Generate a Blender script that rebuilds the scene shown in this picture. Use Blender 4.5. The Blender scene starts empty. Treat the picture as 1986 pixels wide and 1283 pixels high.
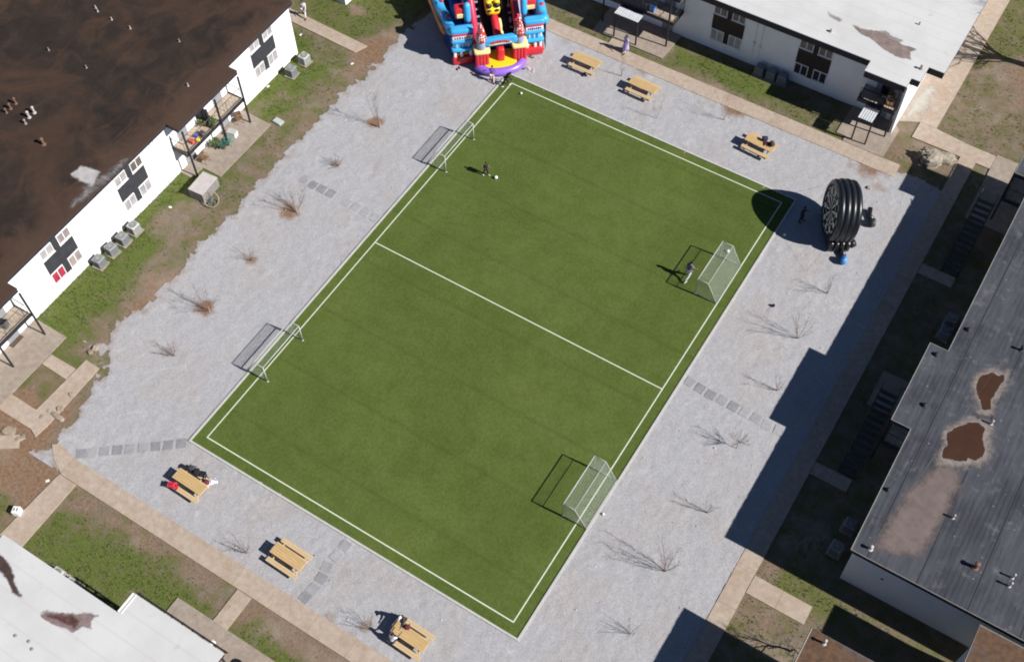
import bpy, math, random
import numpy as np
from mathutils import Vector, Matrix, noise
from mathutils.geometry import tessellate_polygon
random.seed(7)
scene = bpy.context.scene
COL = scene.collection
R = math.radians

# ---------------------------------------------------------------- camera model (surveyed from the pitch markings)
IW, IH, FPX = 1986.0, 1283.0, 2275.97
CAM = np.array([34.230, -18.539, 63.225])
ROT = np.array([[0.84835054, 0.52933734, -0.01016643],
                [0.43783278, -0.71223679, -0.54865399],
                [-0.29766395, 0.46099971, -0.83598770]])
def G(u, v, z=0.0):
    """survey helper: plan position of a photographed point that stands at height z"""
    d = ROT.T @ np.array([(u - IW / 2) / FPX, (v - IH / 2) / FPX, 1.0])
    s = (z - CAM[2]) / d[2]
    p = CAM + s * d
    return (float(p[0]), float(p[1]))

# ---------------------------------------------------------------- object helpers
def tag(o, label=None, cat=None, group=None, kind=None):
    if label: o['label'] = label
    if cat: o['category'] = cat
    if group: o['group'] = group
    if kind: o['kind'] = kind
    return o

def thing(name, label, cat, loc=(0, 0, 0), rz=0.0, group=None):
    o = bpy.data.objects.new(name, None)
    COL.objects.link(o)
    o.empty_display_size = 0.2
    o.location = loc if len(loc) == 3 else (loc[0], loc[1], 0.0)
    o.rotation_euler = (0, 0, rz)
    return tag(o, label, cat, group)

def copy_tree(o, parent=None):
    c = o.copy()
    COL.objects.link(c)
    if parent is not None:
        c.parent = parent
    for ch in list(o.children):
        copy_tree(ch, c)
    return c

class MB:
    """collects shapes and links them as ONE mesh object"""
    def __init__(self):
        self.v = []; self.f = []
    def add(self, vs, fs):
        n = len(self.v)
        self.v += [tuple(map(float, p)) for p in vs]
        self.f += [tuple(i + n for i in q) for q in fs]
        return self
    def box(self, x0, x1, y0, y1, z0, z1):
        vs = [(x0, y0, z0), (x1, y0, z0), (x1, y1, z0), (x0, y1, z0), (x0, y0, z1), (x1, y0, z1), (x1, y1, z1), (x0, y1, z1)]
        return self.add(vs, [(3, 2, 1, 0), (4, 5, 6, 7), (0, 1, 5, 4), (1, 2, 6, 5), (2, 3, 7, 6), (3, 0, 4, 7)])
    def obox(self, c, s, rot=(0, 0, 0), ch=0.0):
        """box by centre and size, turned, with chamfered edges when ch > 0"""
        from mathutils import Euler
        M = Euler(rot).to_matrix()
        a, b, h = s[0] / 2, s[1] / 2, s[2] / 2
        m = MB()
        if ch <= 0:
            m.box(-a, a, -b, b, -h, h)
        else:
            rings = []
            for z, k in ((-h, ch), (-h + ch, 0), (h - ch, 0), (h, ch)):
                x, y = a - k, b - k
                rings.append([(x - ch, -y, z), (x, -y + ch, z), (x, y - ch, z), (x - ch, y, z), (-x + ch, y, z), (-x, y - ch, z), (-x, -y + ch, z), (-x + ch, -y, z)])
            m.rings(rings)
        return self.add([Vector(c) + M @ Vector(p) for p in m.v], m.f)
    def rings(self, rings, caps=True):
        n = len(rings[0]); vs = [p for r in rings for p in r]; fs = []
        for i in range(len(rings) - 1):
            for j in range(n):
                k = (j + 1) % n
                fs.append((i * n + j, i * n + k, (i + 1) * n + k, (i + 1) * n + j))
        if caps:
            fs.append(tuple(range(n - 1, -1, -1)))
            fs.append(tuple((len(rings) - 1) * n + j for j in range(n)))
        return self.add(vs, fs)
    def prism(self, poly, z0, z1):
        a = sum(poly[i][0] * poly[(i + 1) % len(poly)][1] - poly[(i + 1) % len(poly)][0] * poly[i][1] for i in range(len(poly)))
        if a < 0: poly = poly[::-1]
        n = len(poly)
        vs = [(p[0], p[1], z0) for p in poly] + [(p[0], p[1], z1) for p in poly]
        fs = [(i, (i + 1) % n, n + (i + 1) % n, n + i) for i in range(n)]
        fs += [tuple(range(n - 1, -1, -1)), tuple(range(n, 2 * n))]
        return self.add(vs, fs)
    def tube(self, pts, r, n=8, caps=True):
        pts = [Vector(p) for p in pts]
        rs = r if isinstance(r, (list, tuple)) else [r] * len(pts)
        rings = []; up = None
        for i, p in enumerate(pts):
            t = (pts[min(i + 1, len(pts) - 1)] - pts[max(i - 1, 0)])
            if t.length < 1e-9: t = Vector((0, 0, 1))
            t.normalize()
            if up is None:
                up = Vector((0, 0, 1)) if abs(t.z) < .9 else Vector((1, 0, 0))
            a = t.cross(up)
            if a.length < 1e-6: a = t.cross(Vector((0, 1, 0)))
            a.normalize(); b = a.cross(t).normalized(); up = b
            rings.append([p + (a * math.cos(2 * math.pi * k / n) + b * math.sin(2 * math.pi * k / n)) * rs[i] for k in range(n)])
        return self.rings(rings, caps)
    def ball(self, c, r, nu=14, nv=8, e=1.0, M=None):
        """ellipsoid; e < 1 makes it a rounded, puffy box"""
        r = r if isinstance(r, (list, tuple)) else (r, r, r)
        sp = lambda x: math.copysign(abs(x) ** e, x)
        vs = []; fs = []
        for i in range(nv + 1):
            ph = -math.pi / 2 + math.pi * i / nv
            for j in range(nu):
                th = 2 * math.pi * j / nu
                p = Vector((r[0] * sp(math.cos(ph)) * sp(math.cos(th)), r[1] * sp(math.cos(ph)) * sp(math.sin(th)), r[2] * sp(math.sin(ph))))
                if M is not None: p = M @ p
                vs.append(Vector(c) + p)
        for i in range(nv):
            for j in range(nu):
                k = (j + 1) % nu
                fs.append((i * nu + j, i * nu + k, (i + 1) * nu + k, (i + 1) * nu + j))
        return self.add(vs, fs)
    def lathe(self, c, prof, n=16):
        rings = [[(c[0] + r * math.cos(2 * math.pi * j / n), c[1] + r * math.sin(2 * math.pi * j / n), c[2] + z) for j in range(n)] for r, z in prof]
        return self.rings(rings)
    def build(self, name, m, parent=None, smooth=False):
        me = bpy.data.meshes.new(name)
        me.from_pydata(self.v, [], self.f)
        me.materials.append(m)
        if smooth: me.shade_smooth()
        me.update()
        o = bpy.data.objects.new(name, me)
        COL.objects.link(o)
        if parent is not None: o.parent = parent
        return o

def sgrid(name, V, F, m, smooth=False):
    me = bpy.data.meshes.new(name)
    me.vertices.add(len(V)); me.vertices.foreach_set('co', np.asarray(V, np.float32).ravel())
    F = np.asarray(F, np.int32)
    me.loops.add(F.size); me.loops.foreach_set('vertex_index', F.ravel())
    me.polygons.add(len(F))
    me.polygons.foreach_set('loop_start', np.arange(0, F.size, F.shape[1], dtype=np.int32))
    me.update(calc_edges=True)
    me.validate()
    me.materials.append(m)
    if smooth: me.shade_smooth()
    o = bpy.data.objects.new(name, me)
    COL.objects.link(o)
    return o

# ---------------------------------------------------------------- materials
def lin(c):
    return tuple(((x / 255) / 12.92 if x / 255 <= .04045 else ((x / 255 + .055) / 1.055) ** 2.4) for x in c) + (1.0,)

class NT:
    def __init__(self, name):
        self.m = bpy.data.materials.new(name); self.m.use_nodes = True
        self.t = self.m.node_tree; self.b = self.t.nodes['Principled BSDF']
        self.out = self.t.nodes['Material Output']
    def n(self, typ, **kw):
        x = self.t.nodes.new(typ)
        for k, v in kw.items():
            if k.startswith('i_'):
                x.inputs[k[2:].replace('_', ' ')].default_value = v
            else: setattr(x, k, v)
        return x
    def l(self, a, b): self.t.links.new(a, b)
    def pos(self, obj=False):
        return self.n('ShaderNodeTexCoord').outputs['Object'] if obj else self.n('ShaderNodeNewGeometry').outputs['Position']
    def noise(self, co, scale, detail=3, rough=.55, dist=0.0):
        x = self.n('ShaderNodeTexNoise'); x.inputs['Scale'].default_value = scale; x.inputs['Detail'].default_value = detail
        x.inputs['Roughness'].default_value = rough; x.inputs['Distortion'].default_value = dist
        self.l(co, x.inputs['Vector']); return x.outputs['Fac']
    def ramp(self, fac, stops, interp='LINEAR'):
        x = self.n('ShaderNodeValToRGB'); x.color_ramp.interpolation = interp
        e = x.color_ramp.elements
        while len(e) < len(stops): e.new(0.5)
        for el, (p, c) in zip(e, stops):
            el.position = p; el.color = c if len(c) == 4 else tuple(c) + (1,)
        self.l(fac, x.inputs['Fac']); return x.outputs['Color']
    def math(self, op, a, b=None, clamp=False):
        x = self.n('ShaderNodeMath', operation=op); x.use_clamp = clamp
        for i, q in enumerate((a, b)):
            if q is None: continue
            if isinstance(q, (int, float)): x.inputs[i].default_value = q
            else: self.l(q, x.inputs[i])
        return x.outputs[0]
    def mix(self, fac, a, b, mode='MIX'):
        x = self.n('ShaderNodeMix', data_type='RGBA', blend_type=mode)
        for s, q in ((0, fac), (6, a), (7, b)):
            if isinstance(q, (int, float)): x.inputs[s].default_value = q
            elif isinstance(q, tuple): x.inputs[s].default_value = q if len(q) == 4 else q + (1,)
            else: self.l(q, x.inputs[s])
        return x.outputs[2]
    def smooth(self, x, a, b):
        m = self.n('ShaderNodeMapRange', interpolation_type='SMOOTHSTEP')
        m.inputs[1].default_value = a; m.inputs[2].default_value = b
        self.l(x, m.inputs[0]); return m.outputs[0]
    def bump(self, h, strength=.3, dist=.02):
        x = self.n('ShaderNodeBump'); x.inputs['Strength'].default_value = strength; x.inputs['Distance'].default_value = dist
        self.l(h, x.inputs['Height']); self.l(x.outputs[0], self.b.inputs['Normal'])
    def col(self, c):
        if isinstance(c, tuple): self.b.inputs['Base Color'].default_value = c
        else: self.l(c, self.b.inputs['Base Color'])
    def fin(self, rough=.8, spec=.3, metal=0.0):
        self.b.inputs['Roughness'].default_value = rough; self.b.inputs['Metallic'].default_value = metal
        self.b.inputs['Specular IOR Level'].default_value = spec
        return self.m

def paint(name, rgb, rough=.7, var=.12, scale=3.0, spec=.3, metal=0.0, obj=True, bump=0.0, alb=None):
    """a plain surface with uneven wear; rgb are base-colour values 0..1"""
    t = NT(name); co = t.pos(obj)
    n = t.noise(co, scale, 5, .6)
    lo = tuple(c * (1 - var) for c in rgb) + (1,); hi = tuple(min(1, c * (1 + var)) for c in rgb) + (1,)
    t.col(t.ramp(n, [(.3, lo), (.7, hi)]))
    if bump: t.bump(t.noise(co, scale * 6, 4, .6), bump, .01)
    return t.fin(rough, spec, metal)
# ---------------------------------------------------------------- camera, sun, sky
cam = bpy.data.cameras.new('camera'); co = bpy.data.objects.new('camera', cam); COL.objects.link(co)
cam.sensor_fit = 'HORIZONTAL'; cam.sensor_width = 36.0; cam.lens = 36.0 * FPX / IW
cam.clip_start = 0.5; cam.clip_end = 2000
M4 = Matrix.Identity(4)
for i in range(3):
    M4[i][0] = ROT[0][i]; M4[i][1] = -ROT[1][i]; M4[i][2] = -ROT[2][i]; M4[i][3] = CAM[i]
co.matrix_world = M4
scene.camera = co

SUN_EL, SUN_AZ = R(38.7), R(4.5)          # elevation; bearing measured from +X towards +Y
sd = bpy.data.lights.new('sun', 'SUN'); sd.energy = 5.0; sd.angle = R(0.53); sd.color = (1.0, .965, .925)
so = bpy.data.objects.new('sun', sd); COL.objects.link(so)
tr = Vector((-math.cos(SUN_AZ) * math.cos(SUN_EL), -math.sin(SUN_AZ) * math.cos(SUN_EL), -math.sin(SUN_EL)))
so.rotation_euler = tr.to_track_quat('-Z', 'Y').to_euler()
so.location = (40, 10, 60)

w = bpy.data.worlds.new('World'); scene.world = w; w.use_nodes = True
nt = w.node_tree; bg = nt.nodes['Background']
sky = nt.nodes.new('ShaderNodeTexSky'); sky.sky_type = 'NISHITA'; sky.sun_disc = False
sky.sun_elevation = SUN_EL; sky.sun_rotation = R(90) - SUN_AZ
sky.air_density = 0.68; sky.dust_density = 0.1; sky.ozone_density = 4.0; sky.altitude = 200
nt.links.new(sky.outputs[0], bg.inputs[0]); bg.inputs[1].default_value = 0.05
scene.view_settings.view_transform = 'Standard'; scene.view_settings.look = 'None'
scene.render.engine = 'CYCLES'; scene.cycles.filter_width = 1.9
scene.view_settings.exposure = 0.55; scene.view_settings.gamma = 1.0
# ---------------------------------------------------------------- ground
rng = np.random.default_rng(11)
def vnoise(x, y, scale, seed=0):
    r = np.random.default_rng(1000 + seed); L = r.random((257, 257))
    a = x / scale + 57.3; b = y / scale + 91.7
    i = np.floor(a).astype(int); j = np.floor(b).astype(int)
    u = a - i; v = b - j; u = u * u * (3 - 2 * u); v = v * v * (3 - 2 * v)
    i %= 256; j %= 256
    return L[i, j] * (1 - u) * (1 - v) + L[i + 1, j] * u * (1 - v) + L[i, j + 1] * (1 - u) * v + L[i + 1, j + 1] * u * v
def fbm(x, y, scale, seed=0, oct=4):
    s = 0; a = .5; t = 0
    for k in range(oct):
        s = s + a * vnoise(x, y, scale / 2 ** k, seed + k); t += a; a *= .55
    return s / t
def sdist(x, y, poly):
    """signed distance to a polygon, positive inside"""
    d = np.full(x.shape, 1e9); ins = np.zeros(x.shape, bool); n = len(poly)
    for k in range(n):
        ax, ay = poly[k]; bx, by = poly[(k + 1) % n]
        ex, ey = bx - ax, by - ay
        t = np.clip(((x - ax) * ex + (y - ay) * ey) / (ex * ex + ey * ey + 1e-12), 0, 1)
        d = np.minimum(d, np.hypot(x - ax - t * ex, y - ay - t * ey))
        c = ((ay > y) != (by > y)) & (x < (bx - ax) * (y - ay) / ((by - ay) if by != ay else 1e-12) + ax)
        ins ^= c
    return np.where(ins, d, -d)
def PX(l): return [G(*q) for q in l]

# (outline, grass, lushness, red earth, soft edge in metres)
PATCH = [
 (PX([(570, -30), (860, -30), (800, 30), (745, 60), (690, 95), (600, 45)]), .78, .55, .3, 1.2),
 (PX([(560, 40), (600, 85), (625, 120), (680, 110), (600, 170), (560, 215), (505, 250), (470, 300), (430, 345), (400, 400), (350, 430), (300, 480), (240, 560), (190, 610), (150, 670), (60, 660), (60, 612), (240, 440), (350, 320), (480, 190)]), .74, .80, .25, .8),
 (PX([(305, 405), (385, 385), (400, 420), (330, 470), (300, 450)]), .34, .4, .3, 1.0),
 (PX([(470, 215), (560, 160), (570, 175), (490, 230)]), .5, .5, .4, .8),
 (PX([(800, 25), (765, 85), (720, 135), (640, 212), (585, 268), (535, 315), (475, 380), (425, 445), (355, 525), (295, 595), (230, 645), (200, 700), (155, 790), (95, 852), (60, 840), (125, 775), (180, 700), (165, 660), (235, 590), (310, 500), (390, 425), (450, 345), (510, 275), (590, 225), (645, 150), (690, 105), (740, 60)]), .46, .48, .40, 1.2),
 (PX([(290, 545), (345, 520), (320, 570), (270, 610), (240, 625)]), .05, .2, 1.0, .7),
 (PX([(690, 90), (745, 60), (775, 70), (740, 120), (690, 140)]), .06, .2, 1.0, .9),
 (PX([(680, 12), (705, 18), (705, 34), (682, 34)]), .1, .3, .5, .5),
 (PX([(-80, 740), (60, 690), (110, 730), (150, 790), (90, 860), (125, 918), (60, 995), (-80, 1000)]), .16, .3, .95, 1.0),
 (PX([(0, 700), (60, 735), (30, 750), (-30, 735)]), .8, .6, .4, .6),
 (PX([(58, 738), (98, 690), (128, 722), (78, 785)]), .55, .4, .5, .6),
 (PX([(128, 660), (165, 700), (128, 722), (100, 690)]), .7, .55, .4, .5),
 (PX([(-20, 950), (25, 955), (30, 1000), (-20, 1030)]), .6, .5, .5, .7),
 (PX([(150, 945), (460, 1150), (400, 1240), (330, 1200), (262, 1160), (200, 1200), (45, 1055)]), .74, .68, .35, 1.0),
 (PX([(150, 940), (465, 1148), (430, 1185), (380, 1140), (300, 1075), (215, 1030), (110, 985)]), .2, .3, .6, 1.3),
 (PX([(486, 1160), (680, 1300), (520, 1330), (440, 1235)]), .70, .68, .35, 1.0),
 (PX([(486, 1155), (700, 1300), (600, 1290), (500, 1215), (455, 1205)]), .2, .3, .6, 1.0),
 (PX([(1000, -20), (1180, 65), (1290, 115), (1310, 85), (1600, 210), (1640, 250), (1610, 262), (1290, 128), (1040, 20)]), .6, .42, .3, .6),
 (PX([(1315, 90), (1500, 168), (1500, 192), (1400, 165), (1325, 125)]), .8, .7, .2, .6),
 (PX([(1345, 150), (1420, 180), (1440, 195), (1380, 175)]), .25, .3, .5, .7),
 (PX([(1905, 90), (2060, 20), (2060, 340), (1820, 250)]), .5, .2, .35, 1.0),
 (PX([(1935, -30), (2060, -30), (2060, 130), (1895, 110)]), .62, .4, .35, 1.2),
 (PX([(1930, 120), (2060, 130), (2060, 210), (1960, 200)]), .2, .2, .6, 1.5),
 (PX([(1680, 280), (1745, 235), (1785, 238), (1772, 268), (1850, 300), (1840, 328), (1750, 330), (1690, 300)]), .42, .3, .5, .7),
 (PX([(1478, 1078), (1645, 1165), (1640, 1200), (1465, 1116)]), .78, .5, .35, .6),
 (PX([(1478, 1080), (1510, 1095), (1500, 1125), (1466, 1110)]), .3, .3, .6, .8),
 (PX([(1445, 1150), (1565, 1212), (1545, 1290), (1410, 1206)]), .45, .25, .45, .8),
]
def ground_weights(x, y):
    gr = np.full(x.shape, .5); lu = np.full(x.shape, .35); re = np.full(x.shape, .35)
    wx = x + 1.4 * (fbm(x, y, 2.2, 5) - .5); wy = y + 1.4 * (fbm(x, y, 2.2, 9) - .5)
    for poly, g, l, d, s in PATCH:
        a = np.clip(sdist(wx, wy, poly) / s * .5 + .5, 0, 1); a = a * a * (3 - 2 * a)
        gr += a * (g - gr); lu += a * (l - lu); re += a * (d - re)
    return gr, lu, re
def line(a, b, st, far):
    l = list(np.arange(a, b + 1e-6, st))
    return np.array([a - far, a - far * .3, a - far * .08] + l + [b + far * .08, b + far * .3, b + far])
gx = line(-42, 66, .36, 420); gy = line(-42, 84, .36, 420)
XX, YY = np.meshgrid(gx, gy, indexing='ij')
wg, wl, wr = ground_weights(XX.ravel(), YY.ravel())
nx, ny = len(gx), len(gy)
idx = np.arange(nx * ny).reshape(nx, ny)
F = np.stack([idx[:-1, :-1], idx[1:, :-1], idx[1:, 1:], idx[:-1, 1:]], -1).reshape(-1, 4)
ZZ = .03 * (fbm(XX, YY, 3.0, 3) - .5) - .02
def mat_ground():
    t = NT('earth_and_grass'); p = t.pos()
    at = t.n('ShaderNodeAttribute', attribute_name='cover'); s = t.n('ShaderNodeSeparateColor'); t.l(at.outputs['Color'], s.inputs[0])
    gr, lu, re = s.outputs[0], s.outputs[1], s.outputs[2]
    n1 = t.noise(p, .9, 6, .62); n2 = t.noise(p, 4.5, 5, .65); n3 = t.noise(p, 14, 3, .6); n0 = t.noise(p, .25, 4, .6)
    k = t.math('ADD', t.math('MULTIPLY', n1, 1.05), t.math('MULTIPLY', n2, .75))
    k = t.math('ADD', k, t.math('MULTIPLY', n3, .3))                       # about .8 +- .2
    m = t.smooth(t.math('ADD', gr, t.math('SUBTRACT', k, 1.55)), -.2, .2)
    re = t.math('ADD', re, t.math('MULTIPLY', t.math('SUBTRACT', t.noise(p, .6, 5, .65), .5), 1.5), True)
    earth = t.mix(re, t.ramp(n2, [(.3, (.135, .112, .088)), (.7, (.235, .20, .163))]), t.ramp(n2, [(.28, (.13, .078, .048)), (.72, (.26, .165, .105))]))
    earth = t.mix(t.smooth(n0, .5, .72), earth, (.25, .2, .155, 1))
    lush = t.math('ADD', lu, t.math('MULTIPLY', t.math('SUBTRACT', n1, .5), .9))
    green = t.mix(t.smooth(lush, .05, .85), t.ramp(n3, [(.3, (.085, .072, .036)), (.7, (.16, .135, .07))]), t.ramp(n3, [(.28, (.046, .064, .013)), (.5, (.090, .119, .026)), (.72, (.135, .152, .05))]))
    c = t.mix(m, earth, green)
    t.col(c); t.bump(t.math('ADD', t.math('MULTIPLY', n2, .6), n3), .7, .06)
    return t.fin(.95, .1)
gnd = sgrid('ground', np.stack([XX.ravel(), YY.ravel(), ZZ.ravel()], 1), F, mat_ground(), True)
ca = gnd.data.color_attributes.new('cover', 'FLOAT_COLOR', 'POINT')
ca.data.foreach_set('color', np.stack([wg, wl, wr, np.ones_like(wg)], 1).astype(np.float32).ravel())
tag(gnd, 'bare reddish earth and patchy grass between the buildings', 'ground', kind='structure')

# ---------------------------------------------------------------- gravel court
GRAVEL = PX([(95, 850), (130, 825), (160, 785), (190, 740), (210, 690), (214, 650), (232, 622), (275, 598), (340, 530), (385, 470), (440, 420), (500, 352), (535, 312), (580, 265), (630, 215), (680, 165), (720, 130), (765, 80), (812, 36)]) + \
    [(-9.4, 42.1), (27.6, 42.1), (29.5, 42.1), (32.0, 41.6), (32.0, -6.2), (-6.9, -6.2)]
SPILL = PX([(28, 897), (45, 873), (85, 860), (105, 868), (100, 900), (78, 922), (50, 914)])
LOOSE = PX([(130, 668), (160, 650), (215, 660), (205, 700), (180, 690)])
SOIL = [(1258, 122, 1.3, 1.0), (1238, 112, .8, .8), (1428, 213, 1.2, .9), (1410, 205, 1.0, .6), (1370, 200, 1.5, .4), (1690, 328, 1.6, .8), (1700, 360, .9, .6), (1660, 318, 1.2, .5), (1100, 82, 1.0, .35),
        (728, 238, .9, .9), (562, 408, 1.0, 1.0), (400, 598, 1.0, 1.0), (655, 318, .6, .5), (488, 504, .6, .8), (322, 688, .7, .6), (712, 1217, .55, .6), (640, 1196, .7, .5), (680, 1232, .6, .5),
        (360, 470, 1.6, .3), (250, 610, 1.5, .35), (560, 300, 1.6, .3), (700, 160, 1.8, .35), (130, 850, 1.5, .3), (470, 1095, 1.0, .25), (520, 1120, 1.0, .25), (1280, 1112, 1.0, .25), (1550, 655, 1.4, .2), (1400, 1000, 4.0, .12), (1600, 620, 4.0, .14)]
st = .12
hx = np.arange(-11.5, 31.9, st); hy = np.arange(-6.5, 43.0, st)
HX, HY = np.meshgrid(hx, hy, indexing='ij')
sdg = np.maximum(sdist(HX, HY, GRAVEL), np.maximum(sdist(HX, HY, SPILL) - .1, sdist(HX, HY, LOOSE) - .3))
wob = 1.1 * (fbm(HX, HY, 1.3, 21) - .5) + .9 * (fbm(HX, HY, .4, 25) - .5)
inside = sdg + wob > 0
inside &= ~((HX > -.6) & (HX < 22.6) & (HY > -.6) & (HY < 35.6))
inside &= ~((HX < -9.4) & (HY < -5.4)) & ~((HX > -6.2) & (HY < -6.3)) & (HY < 42.4)
cell = inside[:-1, :-1] & inside[1:, :-1] & inside[1:, 1:] & inside[:-1, 1:]
idx = np.arange(HX.size).reshape(HX.shape)
F = np.stack([idx[:-1, :-1], idx[1:, :-1], idx[1:, 1:], idx[:-1, 1:]], -1)[cell]
used = np.unique(F); remap = np.full(HX.size, -1); remap[used] = np.arange(len(used))
n_a = fbm(HX, HY, .8, 31); n_b = fbm(HX, HY, .33, 35, 3)
ridge = np.abs(fbm(HX, HY, .75, 41) - .5)
HZ = .018 + .036 * (n_a - .5) + .040 * (n_b - .5) + .05 * np.clip(.09 - ridge, 0, 1) + .012 * rng.standard_normal(HX.shape) * .5
edge = np.clip((sdg + wob) / .5, 0, 1); HZ = np.where(edge < 1, HZ * edge + .012 * (1 - edge), HZ)
near = np.minimum(np.minimum(np.abs(HX + .79), np.abs(HX - 22.79)), np.minimum(np.abs(HY + .79), np.abs(HY - 35.86)))
soil = np.clip(1 - (sdg + wob) / 1.2, 0, 1) * .55
for u, v, r, a in SOIL:
    c = G(u, v); d = np.hypot(HX - c[0], HY - c[1]) + 1.2 * (fbm(HX, HY, .9, 51) - .5)
    soil = np.maximum(soil, a * np.clip(1.25 - d / r, 0, 1))
def mat_gravel():
    t = NT('crushed_stone'); p = t.pos()
    at = t.n('ShaderNodeAttribute', attribute_name='soil')
    n0 = t.noise(p, .22, 4, .6); n1 = t.noise(p, 1.6, 5, .65); n2 = t.noise(p, 9, 4, .7); n3 = t.noise(p, 30, 2, .6)
    v = t.n('ShaderNodeTexVoronoi'); v.inputs['Scale'].default_value = 22; t.l(p, v.inputs['Vector'])
    base = t.ramp(n2, [(.25, (.296, .293, .304)), (.5, (.366, .363, .375)), (.75, (.448, .445, .456))])
    base = t.mix(.35, base, t.mix(1.0, base, t.ramp(t.smooth(v.outputs['Color'], 0, 1), [(0, (.66, .66, .67)), (1, (1, 1, 1))]), 'MULTIPLY'))
    base = t.mix(t.smooth(n1, .35, .7), base, t.mix(1.0, base, (.955, .945, .93, 1), 'MULTIPLY'))
    base = t.mix(t.smooth(n0, .45, .7), base, t.mix(1.0, base, (1.0, .945, .90, 1), 'MULTIPLY'))
    base = t.mix(t.smooth(n3, .64, .78), base, (.56, .555, .565, 1))
    nw = t.noise(p, .55, 4, .6, 1.2); base = t.mix(t.smooth(nw, .56, .70), base, t.mix(1.0, base, (1.10, 1.10, 1.09, 1), 'MULTIPLY')); base = t.mix(t.smooth(nw, .46, .32), base, t.mix(1.0, base, (.95, .95, .955, 1), 'MULTIPLY'))
    dirt = t.ramp(n2, [(.3, (.12, .068, .042)), (.7, (.29, .185, .12))])
    f = t.smooth(t.math('ADD', at.outputs['Fac'], t.math('MULTIPLY', t.math('SUBTRACT', n1, .5), .9)), .22, .95)
    t.col(t.mix(f, base, dirt))
    t.bump(t.math('ADD', n2, t.math('MULTIPLY', n3, .7)), .6, .04)
    return t.fin(.95, .1)
V = np.stack([HX.ravel(), HY.ravel(), HZ.ravel()], 1)[used]
gv = sgrid('gravel', V, remap[F], mat_gravel(), True)
fa = gv.data.attributes.new('soil', 'FLOAT', 'POINT'); fa.data.foreach_set('value', soil.ravel()[used].astype(np.float32))
tag(gv, 'pale grey crushed stone court round the green pitch', 'gravel', kind='structure')

# ---------------------------------------------------------------- turf pitch, kerb, markings
PW, PL_ = 22.0, 35.07
def mat_turf():
    t = NT('artificial_turf'); p = t.pos()
    n0 = t.noise(p, .12, 3, .5); n1 = t.noise(p, .75, 5, .62); n2 = t.noise(p, 5.5, 4, .7); n3 = t.noise(p, 28, 2, .6)
    c = t.ramp(n2, [(.22, (.060, .084, .016)), (.5, (.083, .114, .026)), (.8, (.110, .144, .040))])
    c = t.mix(t.smooth(n1, .36, .68), c, t.mix(1.0, c, (.84, .88, .74, 1), 'MULTIPLY'))
    c = t.mix(t.smooth(n0, .35, .65), c, t.mix(1.0, c, (1.16, 1.10, 1.16, 1), 'MULTIPLY'))
    w_ = t.n('ShaderNodeTexWave', wave_type='BANDS', bands_direction='X'); w_.inputs['Scale'].default_value = .043; w_.inputs['Distortion'].default_value = .6
    t.l(p, w_.inputs['Vector']); c = t.mix(t.math('MULTIPLY', w_.outputs['Fac'], .16), c, (.06, .085, .02, 1))
    w3 = t.n('ShaderNodeTexWave', wave_type='BANDS', bands_direction='Y'); w3.inputs['Scale'].default_value = .0688; w3.inputs['Distortion'].default_value = .12; t.l(p, w3.inputs['Vector'])
    c = t.mix(t.math('MULTIPLY', t.smooth(w3.outputs['Fac'], .985, 1.0), .22), c, (.045, .06, .014, 1))     # roll seams
    w4 = t.n('ShaderNodeTexWave', wave_type='BANDS', bands_direction='Y', wave_profile='SAW'); w4.inputs['Scale'].default_value = .0344; w4.inputs['Distortion'].default_value = .1; t.l(p, w4.inputs['Vector'])
    c = t.mix(t.math('MULTIPLY', t.smooth(w4.outputs['Fac'], .49, .51), .35), c, t.mix(1.0, c, (.90, .93, .86, 1), 'MULTIPLY'))   # pile laid both ways
    t.col(c); t.bump(t.math('ADD', n2, n3), .6, .04)
    return t.fin(.9, .12)
mb = MB()
xs = np.linspace(-.68, PW + .68, 24); ys = np.linspace(-.68, PL_ + .68, 36)
vs = [(a, b, .035) for a in xs for b in ys]
fs = [(i * 36 + j, (i + 1) * 36 + j, (i + 1) * 36 + j + 1, i * 36 + j + 1) for i in range(23) for j in range(35)]
mb.add(vs, fs)
turf = mb.build('pitch', mat_turf())
tag(turf, 'green artificial turf football pitch with white lines', 'pitch', kind='structure')
mline = paint('line_paint', (.56, .59, .47), .8, .08, 4)
h = .036
m = MB()
for a in (0, PW): m.box(a - h, a + h, -h, PL_ + h, .036, .041)
for b in (0, PL_): m.box(h, PW - h, b - h, b + h, .036, .041)
m.build('boundary_line', mline, turf)
MB().box(h, PW - h, PL_ / 2 - h, PL_ / 2 + h, .036, .041).build('halfway_line', mline, turf)
k = MB(); a, b = .68, .81
k.box(-b, -a, -b, PL_ + b, -.05, .10); k.box(PW + a, PW + b, -b, PL_ + b, -.05, .10)
k.box(-a, PW + a, -b, -a, -.05, .098); k.box(-a, PW + a, PL_ + a, PL_ + b, -.05, .098)
kerb = k.build('kerb', paint('kerb_concrete', (.43, .425, .395), .85, .1, 5))
tag(kerb, 'pale concrete kerb framing the turf pitch', 'kerb', kind='structure')

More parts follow.
